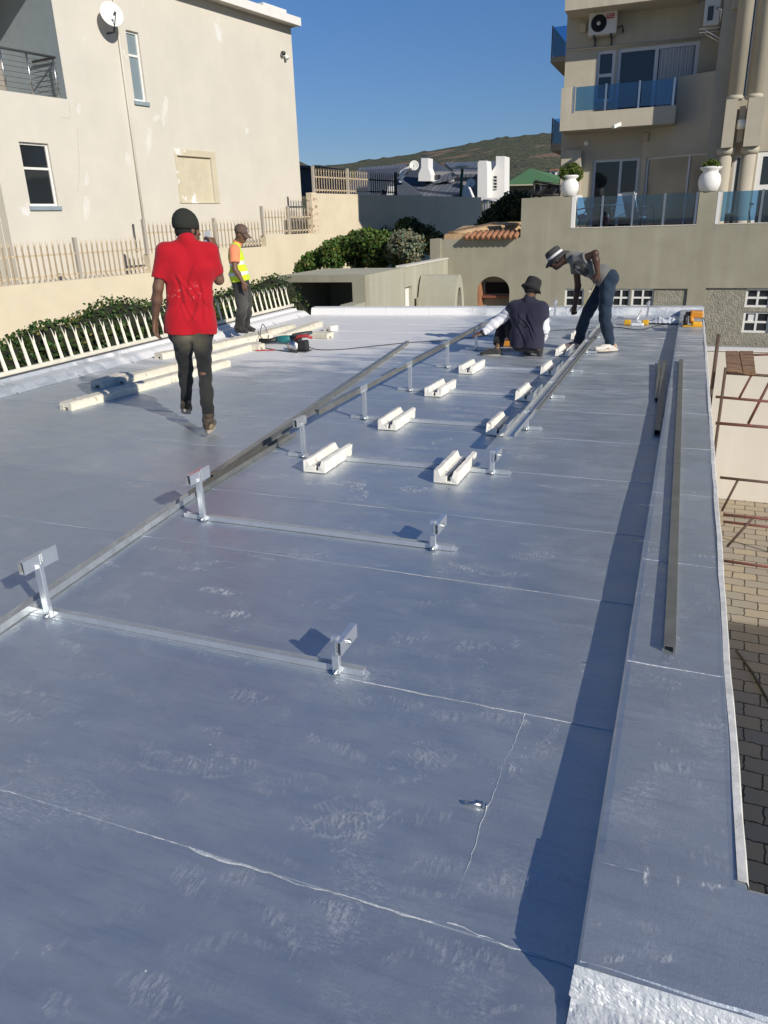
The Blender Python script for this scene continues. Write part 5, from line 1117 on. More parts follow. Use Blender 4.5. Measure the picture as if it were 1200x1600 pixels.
put('base_plate', MB().box(c.x-.16, c.x+.12, c.y-.09, c.y+.09, .004, .014), M_DKGREY, cs); put('brass_motor_end', MB().tube([c+Vector((-.16,-.02,-.03)), c+Vector((-.1,-.02,-.02))], [.03,.04], 12), mat('brass', (.45,.3,.12), .35, metal=.8), cs)
put('small_wrench', MB().beam(P0(400,549,.012), P0(430,548,.012), .02, .012), M_RED, root('red_stick', P0(415,548), 'short red handled tool on the roof left of the saw', 'tool'))
def cord(pts, label, r_=.006):
    g = root('extension_lead', pts[len(pts)//2], label, 'electric lead')
    P_ = [Vector(p) for p in pts]; Q = []
    for i in range(len(P_)-1):
        a, b, c_, d = P_[max(i-1,0)], P_[i], P_[i+1], P_[min(i+2,len(P_)-1)]
        for k in range(8):
            t = k/8; Q.append(.5*((2*b)+(c_-a)*t+(2*a-5*b+4*c_-d)*t*t+(3*b-a-3*c_+d)*t**3))
    Q.append(P_[-1]); put('flex', MB().tube(Q, r_, 6), M_BLACK, g)
cord([P0(480,546,.05), P0(495,547,.01), P0(530,547,.008), P0(580,542,.008), P0(640,536,.008), P0(700,532,.008), P0(770,524,.008), P0(830,520,.008), P0(900,515,.008), P0(960,512,.008), P0(1000,516,.008), P0(1030,509,.01), (-.09,12.4,.09), (0,12.6,.11)], 'thin black power cord snaking across the roof to the parapet')
cord([P0(423,541,.06), P0(408,534,.08), P0(412,522,.16), P0(420,531,.03), P0(400,540,.008), P0(440,549,.008), P0(465,552,.01)], 'looped black cord at the handle of the grinder')
yt = root('power_drill', (.12, 12.2, .1), 'orange and black power tool resting on the far end of the parapet', 'power tool')
c = Vector((.11, 12.15, .1)); put('body', MB().beam(c+Vector((-.04,0,.16)), c+Vector((.14,.02,.15)), .11, .10), M_ORANGE, yt, bevel=.02)
put('battery', MB().beam(c+Vector((-.0,-.12,.04)), c+Vector((.13,-.1,.035)), .11, .06), M_YELLOW, yt, bevel=.015); put('handle', MB().tube([c+Vector((-.02,-.05,.13)), c+Vector((-.0,-.07,.04))], [.03,.035], 10), M_ORANGE, yt)
put('blade_guard', MB().lathe([(.001,-.03),(.07,-.03),(.085,0),(.07,.03),(.001,.035)], c+Vector((-.09,-.08,.08)), 18, (0,1,0), (0,0,1), (1,0,0)), M_BLACK, yt); put('chuck', MB().tube([c+Vector((-.1,0,.17)), c+Vector((-.04,0,.16))], [.02,.035], 10), M_BLACK, yt)
put('base_plate', MB().box(c.x-.12, c.x+.15, c.y-.22, c.y-.10, .104, .116), M_YELLOW, yt)
cord([(.2,12.3,.2), (.25,12.35,.19), (.29,12.3,.13), (.32,12.3,-.1), (.33,12.2,-.8)], 'short black cord dropping over the outer edge of the parapet')
ot = root('power_tool', P0(796, 542), 'small orange cordless tool on the roof beside the crouching man', 'power tool')
c = P0(795, 541, .06); put('body', MB().beam(c+Vector((-.08,0,-.02)), c+Vector((.08,.0,-.02)), .09, .07), M_ORANGE, ot, bevel=.015); put('handle', MB().tube([c+Vector((-.02,0,.02)), c+Vector((-.01,.02,.13))], [.025,.03], 10), M_TERRA, ot); put('top', MB().beam(c+Vector((-.06,.02,.14)), c+Vector((.07,.02,.15)), .05, .05), M_TAN, ot, bevel=.01)
lv = root('yellow_capped_clamp', P0(996, 510), 'low clear plastic pack with two yellow caps near the far kerb', 'tool pack')
for x in (980, 1008): c = P0(x, 508, .045); put('cap', MB().beam(c+Vector((-.05,0,0)), c+Vector((.05,0,0)), .08, .075), M_YELLOW, lv, bevel=.012)
c = P0(995, 510, .03); put('bag', MB().beam(c+Vector((-.1,0,0)), c+Vector((.1,.02,.0)), .1, .05), mat('clear_wrap', (.62,.65,.66), .25), lv, bevel=.02)
bg_ = root('plastic_bag', P0(1035, 503), 'crumpled clear plastic sheet against the far kerb', 'plastic sheet')
vs = []; fs = []; c = P0(1040, 506)
for i in range(18):
    for j in range(12):
        u_, v_ = i/17, j/11; vs.append((c.x-.28+u_*.5, c.y-.1+v_*.36, .012+.10*math.sin(u_*3.14)*math.sin(v_*3.14)*(.6+.4*math.sin(u_*13+v_*9))+.02*abs(math.sin(u_*31)*math.cos(v_*27))))
for i in range(17):
    for j in range(11): fs.append((i*12+j, (i+1)*12+j, (i+1)*12+j+1, i*12+j+1))
put('sheet', MB().add(vs, fs), mat('crumpled_plastic', (.60,.64,.67), .22), bg_)
for k, (px_1, py_1, lab) in enumerate(((866, 497, 'leaning upright bracket standing at the far kerb behind the blocks'), (1010, 500, 'small upright bracket standing by the plastic sheet at the far kerb'))):
    g = root('upright_bracket', P0(px_1, py_1), lab, 'bracket'); c = P0(px_1, py_1, .006)
    put('upright', MB().beam(c, c+Vector((.02,.0,.3)), .035, .03, (0,1,0)), M_ALU, g); put('foot_plate', MB().box(c.x-.18, c.x+.12, c.y-.02, c.y+.03, .003, .03), M_ALU, g)
    put('clamp_tube', MB().beam(c+Vector((-.0,-.12,.26)), c+Vector((.02,.08,.28)), .03, .05), M_ALU, g); put('brace', MB().beam(c+Vector((-.15,-.05,.01)), c+Vector((-.08,0,.17)), .035, .02), M_ALU, g)
bo = root('bolt', P0(745, 1260), 'single silver hex bolt lying loose on the roof near the camera', 'bolt')
a = P0(726, 1258, .009); b = P0(754, 1261, .009); put('shank', MB().tube([a, b], .0052, 10), M_STEEL, bo); d = (b-a).normalized()
put('hex_head', MB().tube([b, b+d*.008], .010, 6, smooth=False), M_STEEL, bo); put('washer', MB().lathe([(.004,0),(.012,0),(.012,.0016),(.004,.0016)], b+d*.012-Vector((0,0,.006)), 16, (0,1,0), (0,.2,1), d), M_STEEL, bo)
# ================================================================ people: smooth distance fields turned into meshes
F32 = np.float32
class Field:
    def __init__(s, lo, hi, c):
        s.lo = np.array(lo, float); s.c = c; s.n = np.ceil((np.array(hi)-s.lo)/c).astype(int)+1; s.f = np.full(s.n, 1.0, F32)
    def region(s, lo, hi):
        a = np.clip(np.floor((np.array(lo)-s.lo)/s.c).astype(int), 0, s.n); b = np.clip(np.ceil((np.array(hi)-s.lo)/s.c).astype(int)+1, 0, s.n)
        g = np.meshgrid(*[np.arange(a[i], b[i])*s.c+s.lo[i] for i in range(3)], indexing='ij'); return (slice(a[0], b[0]), slice(a[1], b[1]), slice(a[2], b[2])), np.stack(g, -1)
    def _mix(s, sl, d, k):
        o = s.f[sl]; h = np.clip(.5+.5*(o-d)/k, 0, 1) if k > 0 else (d < o).astype(F32); s.f[sl] = (o*(1-h)+d*h-k*h*(1-h)).astype(F32)
    def cone(s, a, b, ra, rb=None, k=.02, flat=None, cut=None, sq=None):
        """tapered limb; sq=(axis, factor) squashes the section along an axis; cut=(point, direction) trims it"""
        rb = ra if rb is None else rb; a = np.array(a, float); b = np.array(b, float); m = max(ra, rb)*1.3+k+.03
        sl, P = s.region(np.minimum(a, b)-m, np.maximum(a, b)+m)
        if P.size == 0: return
        d = b-a; L2 = max(d@d, 1e-9); t = np.clip(((P-a)@d)/L2, 0, 1)[..., None]; q = P-a-t*d
        if sq is not None:
            ax = np.array(sq[0], float); ax /= np.linalg.norm(ax); q = q+((q@ax)[..., None])*ax*(1/sq[1]-1)
        dist = np.linalg.norm(q, axis=-1)-(ra+(rb-ra)*t[..., 0])
        if cut is not None:
            c_, n_ = np.array(cut[0], float), np.array(cut[1], float); n_ = n_/np.linalg.norm(n_); dist = np.maximum(dist, (P-c_)@n_)
        s._mix(sl, dist, k)
    def ell(s, c, r, R=None, k=.02):
        c = np.array(c, float); r = np.array(r, float); m = r.max()+k+.02; sl, P = s.region(c-m, c+m)
        if P.size == 0: return
        q = P-c
        if R is not None: q = q@np.array(R, float)      # columns of R are the local axes
        q1 = q/r; l = np.linalg.norm(q1, axis=-1); s._mix(sl, (l-1)*np.minimum(np.minimum(r[0], r[1]), r[2])*(.6+.4*1), k)
    def carve(s, c, r, R=None, k=.01):
        c = np.array(c, float); r = np.array(r, float); m = r.max()+k+.02; sl, P = s.region(c-m, c+m); q = P-c
        if R is not None: q = q@np.array(R, float)
        d = -(np.linalg.norm(q/r, axis=-1)-1)*r.min(); o = s.f[sl]; h = np.clip(.5-.5*(o-d)/k, 0, 1); s.f[sl] = (o*(1-h)+d*h+k*h*(1-h)).astype(F32)
    def clip(s, p, n):
        n = np.array(n, float); n /= np.linalg.norm(n); sl, P = s.region(s.lo, s.lo+s.n*s.c); s.f = np.maximum(s.f, ((P-np.array(p, float))@n).astype(F32))
    def bump(s, fn):
        sl, P = s.region(s.lo, s.lo+s.n*s.c); s.f = s.f+fn(P).astype(F32)
    def mesh(s):
        f = s.f; ins = f < 0; n = f.shape
        c8 = np.zeros([k-1 for k in n], int)
        for i in (0, 1):
            for j in (0, 1):
                for k in (0, 1): c8 += ins[i:n[0]-1+i, j:n[1]-1+j, k:n[2]-1+k]
        act = (c8 > 0) & (c8 < 8); idx = -np.ones(act.shape, int); cells = np.argwhere(act); idx[act] = np.arange(len(cells))
        acc = np.zeros((len(cells), 3)); cnt = np.zeros(len(cells))
        corners = [(0,0,0),(1,0,0),(0,1,0),(1,1,0),(0,0,1),(1,0,1),(0,1,1),(1,1,1)]
        for a in corners:
            for ax in range(3):
                if a[ax]: continue
                b = list(a); b[ax] = 1
                fa_ = f[cells[:,0]+a[0], cells[:,1]+a[1], cells[:,2]+a[2]]; fb_ = f[cells[:,0]+b[0], cells[:,1]+b[1], cells[:,2]+b[2]]
                m = (fa_ < 0) != (fb_ < 0); t = np.where(m, fa_/np.where(m, fa_-fb_, 1), 0); p = np.array(a, float)[None]+np.zeros((len(cells), 3)); p[:, ax] += t
                acc += p*m[:, None]; cnt += m
        V = (cells+acc/np.maximum(cnt, 1)[:, None])*s.c+s.lo
        Fs = []
        for ax in range(3):
            u_, v_ = [(1,2),(2,0),(0,1)][ax]; sl0 = [slice(None)]*3; sl1 = [slice(None)]*3; sl0[ax] = slice(0, -1); sl1[ax] = slice(1, None)
            A = ins[tuple(sl0)]; B_ = ins[tuple(sl1)]
            for sgn, M_ in ((1, A & ~B_), (-1, ~A & B_)):
                e = np.argwhere(M_); e = e[(e[:, u_] > 0) & (e[:, v_] > 0) & (e[:, u_] < n[u_]-1) & (e[:, v_] < n[v_]-1)]
                if len(e) == 0: continue
                def at(du, dv):
                    q = e.copy(); q[:, u_] -= du; q[:, v_] -= dv; return idx[q[:,0], q[:,1], q[:,2]]
                Q = np.stack([at(1,1), at(0,1), at(0,0), at(1,0)], 1); Fs.append(Q if sgn > 0 else Q[:, ::-1])
        Q = np.concatenate(Fs); Q = Q[(Q >= 0).all(1)]
        mb = MB(); mb.v = [tuple(v) for v in V]; mb.f = [tuple(q) for q in Q.tolist()]; mb.sm = [True]*len(mb.f); return mb, V
def joinm(a, b):
    o = MB(); o.v = a.v+b.v; o.f = a.f+[tuple(i+len(a.v) for i in f) for f in b.f]; o.sm = a.sm+b.sm; return o
def basis(fwd, up):
    f = Vector(fwd).normalized(); u_ = Vector(up); u_ = (u_-f*u_.dot(f)).normalized(); r = f.cross(u_); return np.array([r, f, u_]).T   # columns: right, forward, up
V3 = lambda v: np.array(v, float)
def lerp(a, b, t): return V3(a)*(1-t)+V3(b)*t
def hand(fd, wrist, kn, palm_n, thumb_side, curl=.35, sc=1.0):
    """wrist point, direction to the knuckles, palm normal (where fingers curl), side of the thumb"""
    w_ = V3(wrist); d = V3(kn); d /= np.linalg.norm(d); pn = V3(palm_n); pn -= d*(pn@d); pn /= np.linalg.norm(pn); sd = V3(thumb_side); sd -= d*(sd@d)+pn*(sd@pn); sd /= np.linalg.norm(sd)
    P = w_+d*.048*sc
    for o_ in (-.028, -.010, .010, .028): fd.cone(w_+sd*o_*.6*sc, w_+d*.085*sc+sd*o_*sc, .014*sc, .012*sc, k=.014)
    L = [.062, .075, .070, .052]
    for i, o_ in enumerate((.030, .010, -.010, -.029)):
        b0 = w_+d*.088*sc+sd*o_*sc; ang = curl*(1+.22*i); dd = d.copy(); p = b0
        for j, f_ in enumerate((.45, .32, .26)):
            a = ang*(1+.25*j); dn = dd*math.cos(a)+pn*math.sin(a); nn = -dd*math.sin(a)+pn*math.cos(a)
            q = p+dn*L[i]*f_*sc*1.1+sd*o_*.06*sc; r_ = (.0092-.0011*j)*sc; fd.cone(p, q, r_, r_*.9, k=.004); p = q; dd = dn; pn2 = nn
            pn = pn2
        pn = V3(palm_n); pn -= d*(pn@d); pn /= np.linalg.norm(pn)
    t0 = w_+d*.02*sc+sd*.026*sc; t1 = t0+(d*.55+sd*.62+pn*.3)*.045*sc; t2 = t1+(d*.8+sd*.25+pn*.35)*.032*sc; fd.cone(t0, t1, .013*sc, .011*sc, k=.01); fd.cone(t1, t2, .010*sc, .008*sc, k=.005)
def head(fd, c, R):
    """c: centre of the skull at eye height"""
    c = V3(c); r, f, u_ = R[:, 0], R[:, 1], R[:, 2]
    fd.ell(c-f*.012+u_*.032, (.074, .094, .086), R, .02); fd.ell(c+f*.028-u_*.045, (.055, .060, .074), R, .03)
    fd.ell(c+f*.062-u_*.095, (.024, .018, .016), R, .02); fd.ell(c+f*.074+u_*.022, (.045, .014, .012), R, .015)
    fd.cone(c+f*.086-u_*.002, c+f*.102-u_*.034, .009, .013, k=.010); fd.ell(c+f*.092-u_*.040, (.019, .012, .009), R, .008)
    fd.ell(c+f*.084-u_*.064, (.024, .012, .008), R, .006); fd.ell(c+f*.082-u_*.075, (.021, .011, .007), R, .006)
    for s in (-1, 1):
        fd.carve(c+r*s*.030+f*.088+u_*.0, (.014, .010, .008), R, .008); fd.ell(c+r*s*.030+f*.075, (.012, .012, .010), R, .003); fd.ell(c+r*s*.045+f*.062-u_*.028, (.018, .016, .014), R, .015)
        fd.ell(c+r*s*.077-f*.008-u_*.010, (.009, .019, .030), R, .006); fd.carve(c+r*s*.088-f*.002-u_*.008, (.006, .009, .016), R, .004)
M_SKIN = mat('dark_brown_skin', (.085,.042,.026), .48, var=.12, vscale=20, spec=.45)
M_SKINM = mat('brown_skin', (.16,.085,.052), .5, var=.12, vscale=20, spec=.45)
M_HAIR = mat('short_black_hair', (.012,.010,.009), .9, bump=1, bscale=400, bdist=.004)
M_CLOTH = vmat('cotton_cloth', .9, bump=.35, bscale=500, bdist=.0008, sheen=.15)
def folds(ax, amp=.006, fr=26, seed=0):
    """cloth folds running along a direction"""
    ax = V3(ax); ax /= np.linalg.norm(ax); e = np.array([1, 0, 0]) if abs(ax[0]) < .8 else np.array([0, 1, 0]); b = np.cross(ax, e); b /= np.linalg.norm(b); c = np.cross(ax, b)
    def fn(P):
        u_, v_, w_ = P@b, P@c, P@ax; q = np.sin(w_*5.3+seed)*.9+np.sin(w_*11+u_*9+seed*2)*.5
        return amp*(np.sin(u_*fr+q*1.6+seed)*np.cos(v_*fr*.7-q+seed*1.7)*.65+np.sin((u_+v_)*fr*1.9+q*2.2+seed*3)*.35*np.cos(w_*17+seed))
    return fn
def crumple(amp=.004, fr=40, seed=0):
    def fn(P):
        x, y, z = P[..., 0], P[..., 1], P[..., 2]; return amp*(np.sin(z*fr+2.2*np.sin(x*fr*.35+seed)+2*np.sin(y*fr*.3+seed))*.6+np.sin(z*fr*1.9-x*fr*.8+seed*2)*.3)
    return fn
def near(P, c, r): return np.clip(1-np.linalg.norm(P-V3(c), axis=-1)/r, 0, 1)
def paint(V, base, spots=()):
    """spots: (mask values 0..1, colour)"""
    c = np.ones((len(V), 4)); c[:, :3] = base
    for m, col in spots: m = np.clip(m, 0, 1)[:, None]; c[:, :3] = c[:, :3]*(1-m)+np.array(col)*m
    return c
def noise_v(V, fr, seed=0):
    x, y, z = V[:, 0]*fr, V[:, 1]*fr, V[:, 2]*fr; return .5+.25*(np.sin(x*1.3+np.sin(y*1.7+seed)*1.4+seed)+np.sin(z*1.9+np.sin(x*1.1+seed*2)*1.5))
def bounds(J, m=.2):
    a = np.array([V3(v) for v in J.values()]); return a.min(0)-m, a.max(0)+m

def creases(org, lat, up, fw, items, wd=.011):
    """sharp drape lines on the back and front: (u at top, u at bottom, depth)"""
    org, lat, up, fw = V3(org), V3(lat), V3(up), V3(fw)
    def fn(P):
        d = P-org; u_, v_, w_ = d@lat, d@up, d@fw; o_ = 0
        for a, b, dp, t0, t1 in items:
            t = np.clip((t0-v_)/(t0-t1), 0, 1); c = a+(b-a)*t+.010*np.sin(v_*19+a*40); e = np.sin(np.pi*np.clip((v_-t1)/(t0-t1), 0, 1))
            o_ = o_+dp*e*np.exp(-((u_-c)/wd)**2)-dp*.8*e*np.exp(-((u_-c-wd*2.1)/(wd*1.5))**2)
        return o_
    return fn
class Person:
    def __init__(s, J, label, skin, cell=.0075):
        s.J = {k: V3(v) for k, v in J.items()}; J = s.J; s.skin = skin; s.cell = cell
        base = (J['ankL']+J['ankR'])/2; s.root = root('person', (base[0], base[1], min(J['ankL'][2], J['ankR'][2])-.08), label, 'person')
    def limb(s, f, a, b, ra, rb, **k): f.cone(s.J[a], s.J[b], ra, rb, **k)
    def torso(s, f, g=0.0, k=.05, hips=True):
        J = s.J; sh = (J['shL']+J['shR'])/2; hp = (J['hpL']+J['hpR'])/2; lat = J['shR']-J['shL']; lat /= np.linalg.norm(lat); up = sh-hp; up /= np.linalg.norm(up); fw = np.cross(up, lat); ax = (fw, .78)
        f.cone(J['shL']-lat*-.04-up*.035, J['shR']-lat*.04-up*.035, .060+g*.7, k=k)
        for sg in (-1, 1):
            c1 = sh+lat*sg*.085-up*.12; c2 = sh*.45+hp*.55+lat*sg*.065; c3 = hp+lat*sg*.075+up*.02
            f.cone(c1, c2, .098+g, .083+g, k=k, sq=ax); f.cone(c2, c3, .083+g, .098+g, k=k, sq=ax); f.cone(sh+lat*sg*.06-up*.02, c1, .065+g*.8, .098+g, k=k, sq=ax)
            f.cone(J['neck']*.6+sh*.4+lat*sg*.02, s.J['sh'+('R' if sg > 0 else 'L')]-up*.01, .045+g*.4, .048+g*.5, k=.04)
    def body(s, R, handsL, handsR, bald=False):
        J = s.J; lo, hi = bounds(J, .19); f = Field(lo, hi, s.cell)
        s.torso(f)
        f.cone(J['neck'], V3(J['head'])-R[:, 1]*.02-R[:, 2]*.06, .062, .052, k=.03)
        head(f, J['head'], R)
        for S in 'LR':
            s.limb(f, 'sh'+S, 'el'+S, .050, .040, k=.03); e = J['el'+S]; w_ = J['wr'+S]; f.cone(e, lerp(e, w_, .35), .040, .042, k=.02); f.cone(lerp(e, w_, .35), w_, .042, .025, k=.02)
            s.limb(f, 'hp'+S, 'kn'+S, .074, .047, k=.04); kn = J['kn'+S]; an = J['ank'+S]; f.cone(kn, lerp(kn, an, .35), .046, .046, k=.03); f.cone(lerp(kn, an, .35), an, .046, .034, k=.02)
        for S, h in (('L', handsL), ('R', handsR)):
            hand(f, J['wr'+S], *h)
        mb, V = f.mesh(); o = put('body', mb, s.skin, s.root); sm = o.modifiers.new('s', 'SMOOTH'); sm.factor = .35; sm.iterations = 1; return o
    def trousers(s, col_fn, g=.018, waist=.06, cuff=.05, amp=.006, seed=1, legs='LR', rip=None, slim=1.0):
        J = s.J; lo = np.minimum.reduce([J['hpL'],J['hpR'],J['knL'],J['knR'],J['ankL'],J['ankR']])-.2; hi = np.maximum.reduce([J['hpL'],J['hpR'],J['knL'],J['knR'],J['ankL'],J['ankR']])+.2
        f = Field(lo, hi, s.cell); hp = (J['hpL']+J['hpR'])/2; sh = (J['shL']+J['shR'])/2; lat = J['hpR']-J['hpL']; lat /= np.linalg.norm(lat); up = sh-hp; up /= np.linalg.norm(up); fw = np.cross(up, lat)
        for sg in (-1, 1):
            f.cone(hp+lat*sg*.075+up*.12, hp+lat*sg*.08-up*.02, .082+g, .102+g*.6, k=.05, sq=(fw, .85))
            f.ell(hp+lat*sg*.07-fw*.03-up*.03, (.078+g, .078+g, .078+g), None, .04)
        f.clip(hp+up*waist, up)
        for S in legs:
            a, b, c = J['hp'+S], J['kn'+S], J['ank'+S]; d = c-b; d /= np.linalg.norm(d)
            f.cone(a, b, .090+g, (.060+g)*slim, k=.04); f.cone(b, lerp(b, c, .4), (.058+g)*slim, (.058+g)*slim, k=.025); f.cone(lerp(b, c, .4), c+d*cuff, (.058+g)*slim, (.043+g)*slim, k=.02, cut=(c+d*(cuff-.02), d))
        f.bump(folds((0, 0, 1), amp, 30, seed)); f.bump(crumple(amp*.8, 42, seed))
        if rip is not None: f.carve(rip[0], rip[1], None, .006)
        mb, V = f.mesh(); return put('trousers', mb, M_CLOTH, s.root, col=col_fn(V))
    def shirt(s, name, col_fn, g=.02, hem=-.06, sleeve=.62, sg=.018, amp=.007, seed=2, collar=True, sleeves='LR', fr=24, neck_r=.075, m=None, ncr=9):
        J = s.J; lo, hi = bounds({k: J[k] for k in ('shL','shR','hpL','hpR','elL','elR','neck')}, .22); f = Field(lo, hi, s.cell); hp = (J['hpL']+J['hpR'])/2; sh = (J['shL']+J['shR'])/2; up = sh-hp; up /= np.linalg.norm(up)
        lat = J['hpR']-J['hpL']; lat /= np.linalg.norm(lat); fw = np.cross(up, lat)
        s.torso(f, g)
        for q in (-1, 1): f.cone(hp+lat*q*.08+up*.08, hp+lat*q*.085+up*(hem-.02), .102+g, .105+g, k=.04, sq=(fw, .96))
        f.clip(hp+up*hem, -up)
        for S in sleeves:
            a, b = J['sh'+S], J['el'+S]; d = b-a; L = np.linalg.norm(d); d /= L
            if sleeve <= 1: f.cone(a-d*.0, a+d*(L*sleeve+.02), .050+sg*.8, .050+sg*1.2, k=.05, cut=(a+d*L*sleeve, d))
            else:
                f.cone(a, b, .058+sg, .048+sg, k=.04); c = J['wr'+S]; e = c-b; Le = np.linalg.norm(e); e /= Le; f.cone(b, b+e*Le*(sleeve-1), .048+sg, .036+sg, k=.02, cut=(b+e*Le*(sleeve-1), e))
        if collar:
            nd = V3(J['head'])-J['neck']; nd /= np.linalg.norm(nd); f.cone(J['neck']-nd*.01, J['neck']+nd*.045, neck_r, neck_r-.008, k=.015, cut=(J['neck']+nd*.04, nd))
        f.bump(folds(up, amp*.6, fr, seed)); f.bump(crumple(amp*.4, 30, seed)); rs_ = random.Random(int(seed*10)); Lt = float((sh-hp)@up)
        f.bump(creases(hp, lat, up, fw, [(rs_.uniform(-.17,.17), rs_.uniform(-.15,.15), rs_.uniform(.006,.013), Lt-rs_.uniform(.0,.2), rs_.uniform(-.06,.2)) for k in range(ncr)]))
        mb, V = f.mesh(); return put(name, mb, m or M_CLOTH, s.root, col=col_fn(V))
    def sleeve(s, S, col_fn, a0=.3, g=.012, name='sleeve', amp=.004, end=1.0):
        J = s.J; a, b, c = J['sh'+S], J['el'+S], J['wr'+S]; lo = np.minimum.reduce([a, b, c])-.12; hi = np.maximum.reduce([a, b, c])+.12; f = Field(lo, hi, s.cell*.8)
        f.cone(lerp(a, b, a0), b, .050+g, .044+g, k=.03); f.cone(b, lerp(b, c, .4), .044+g, .044+g, k=.03); e = c-b; f.cone(lerp(b, c, .4), lerp(b, c, end+.1), .044+g, .028+g, k=.02, cut=(lerp(b, c, end), e))
        d = b-a; d /= np.linalg.norm(d); e = (c-b)/np.linalg.norm(c-b); f.bump(lambda P: amp*(np.sin((P@e)*70+3*np.sin(P[..., 2]*31+P[..., 1]*17))*.5+np.sin((P@d)*60+P[..., 0]*40)*.4))
        mb, V = f.mesh(); return put(name, mb, M_CLOTH, s.root, col=col_fn(V))
    def shoe(s, S, fwd, up, col_fn, high=.06, sole=(.35,.30,.24), L=.27, solez=.028, name='shoe', off=(0,0,0)):
        R = basis(fwd, up); r, f_, u_ = R[:, 0], R[:, 1], R[:, 2]; an = s.J['ank'+S]+V3(off); c = an-u_*.075; f = Field(an-.3, an+.3, .006)
        f.cone(c-f_*.055+u_*.035, c+f_*.06+u_*.03, .040, .043, k=.02, sq=(u_, .95)); f.cone(c+f_*.06+u_*.025, c+f_*(L*.58)+u_*.012, .046, .036, k=.03, sq=(u_, .75)); f.cone(c-f_*.03+u_*.03, an+u_*high, .042, .046, k=.03); f.cone(c+f_*.03+u_*.05, c+f_*.10+u_*.02, .038, .030, k=.03)
        f.clip(c-u_*.006, -u_); f.clip(an+u_*high, u_); mb, V = f.mesh(); o = put(name, mb, M_CLOTH, s.root, col=col_fn(V, R, c))
        outline = []
        for i in range(28):
            t = 2*math.pi*i/28; y = math.cos(t)*.5*(L+.02)+.035; x = math.sin(t)*(.043+.006*math.cos(t)); outline.append((x, y))
        T = lambda h, sc: (lambda x, y: tuple(c+r*x*sc+f_*y*sc+f_*0+u_*h))
        put('sole', MB().prism(outline, T(-.022, .98), T(.004, 1.0)), mat('shoe_sole', sole, .8, var=.2, vscale=20), o, bevel=.003); return o

# ---- the man in red walking away
def J_(x, y, Y): return AY(x, y, Y)
red = Person(dict(head=J_(294,358,5.40), neck=J_(292,374,5.36), shL=J_(257,393,5.25), shR=J_(328,393,5.45), hpL=J_(283,513,5.32), hpR=J_(314,513,5.42), elL=J_(247,449,5.20), wrL=J_(242,501,5.27), elR=J_(342,437,5.55), wrR=J_(337,388,5.76),
    knL=J_(290,578,5.45), ankL=J_(291,628,5.52), knR=J_(320,582,5.34), ankR=J_(326,655,5.22)), 'tall man seen from behind in a red polo shirt, black beanie and faded ripped jeans', M_SKINM)
J = red.J; J['ankR'][2] = max(J['ankR'][2], .085); J['ankL'][2] = max(J['ankL'][2], .10)
vdir = V3(_f)
Rh = basis((.36, .93, -.05), (.03, .02, 1))
red.body(Rh, ((-.05, -.05, -1), (.6, .1, 0), (.2, 1, 0), .25), ((-.45, .1, .9), (-.9, .1, -.3), (-.1, -.9, .2), .7))
def col_jeans(V):
    m = np.zeros(len(V))
    fade = np.maximum(near(V, J_(293,532,5.26), .17), near(V, J_(322,535,5.22), .19))*1.5
    kn = near(V, J['knR']+V3((0, -.06, -.12)), .2)*.5+near(V, J['knL']+V3((0,-.05,-.1)), .15)*.3
    return paint(V, (.011,.012,.012), ((noise_v(V, 30, 1)*.35, (.024,.025,.024)), (fade*noise_v(V, 9, 3)*1.3, (.17,.15,.10)), (kn, (.05,.049,.042))))
red.trousers(col_jeans, g=.004, slim=.90, waist=.05, amp=.008, rip=(J['knR']+V3((.012, -.060, -.0)), (.045, .028, .011)))
def col_red(V):
    spl = np.zeros(len(V)); rr = np.random.RandomState(2)
    for i in range(26):
        cx_, cy_ = (277+rr.normal(0, 6), 461+rr.normal(0, 6)) if i < 12 else (303+rr.normal(0, 7), 461+rr.normal(0, 7)); c = V3(ray(cx_, cy_).normalized()); d = np.cross(V-V3((0, 0, H)), c); spl = np.maximum(spl, (np.linalg.norm(d, axis=1) < rr.uniform(.003, .006)).astype(float))
    return paint(V, (.42,.005,.014), ((noise_v(V, 14, 2)*.3, (.34,.004,.010)), (spl*.45, (.60,.25,.25))))
red.shirt('polo_shirt', col_red, g=.024, hem=-.035, sleeve=.74, sg=.009, amp=.009, fr=27, seed=2.4, neck_r=.074)
hc = red.J['head']; r, f_, u_ = Rh[:, 0], Rh[:, 1], Rh[:, 2]
put('beanie', MB().lathe([(.086,.0),(.094,.012),(.095,.04),(.090,.075),(.076,.108),(.052,.134),(.024,.150),(.001,.154)], hc-f_*.018+u_*.002, 36, r, f_*1.16, u_-f_*.10), mat('black_knit', (.022,.024,.018), .95, bump=1, bscale=260, bdist=.004, stretch=(1,1,.2)), red.root)
put('hair', MB().lathe([(.070,-.055),(.079,-.03),(.080,.01)], hc-f_*.022, 30, r, f_*1.12, u_), M_HAIR, red.root)
def col_boot(V, R, c):
    return paint(V, (.065,.05,.032), ((( noise_v(V, 60, 4) > .55)*.8, (.03,.025,.02)), ((noise_v(V, 45, 9) > .72)*.8, (.26,.20,.12))))
red.shoe('R', (-.42, .9, 0), (0, 0, 1), col_boot, high=.05); red.shoe('L', (-.52, .8, -.30), (0, .3, 1), col_boot, high=.04)
ph = root('mobile_phone', J_(328,376,5.60), 'small pale phone held at the ear by the man in red', 'phone')
c = V3(red.J['wrR'])+V3((-.055, .0, .085)); put('handset', MB().beam(c+V3((-.01,-.02,-.055)), c+V3((-.02,.02,.055)), .010, .060, (1,0,0)), mat('pale_phone', (.55,.56,.58), .3), ph, bevel=.003)

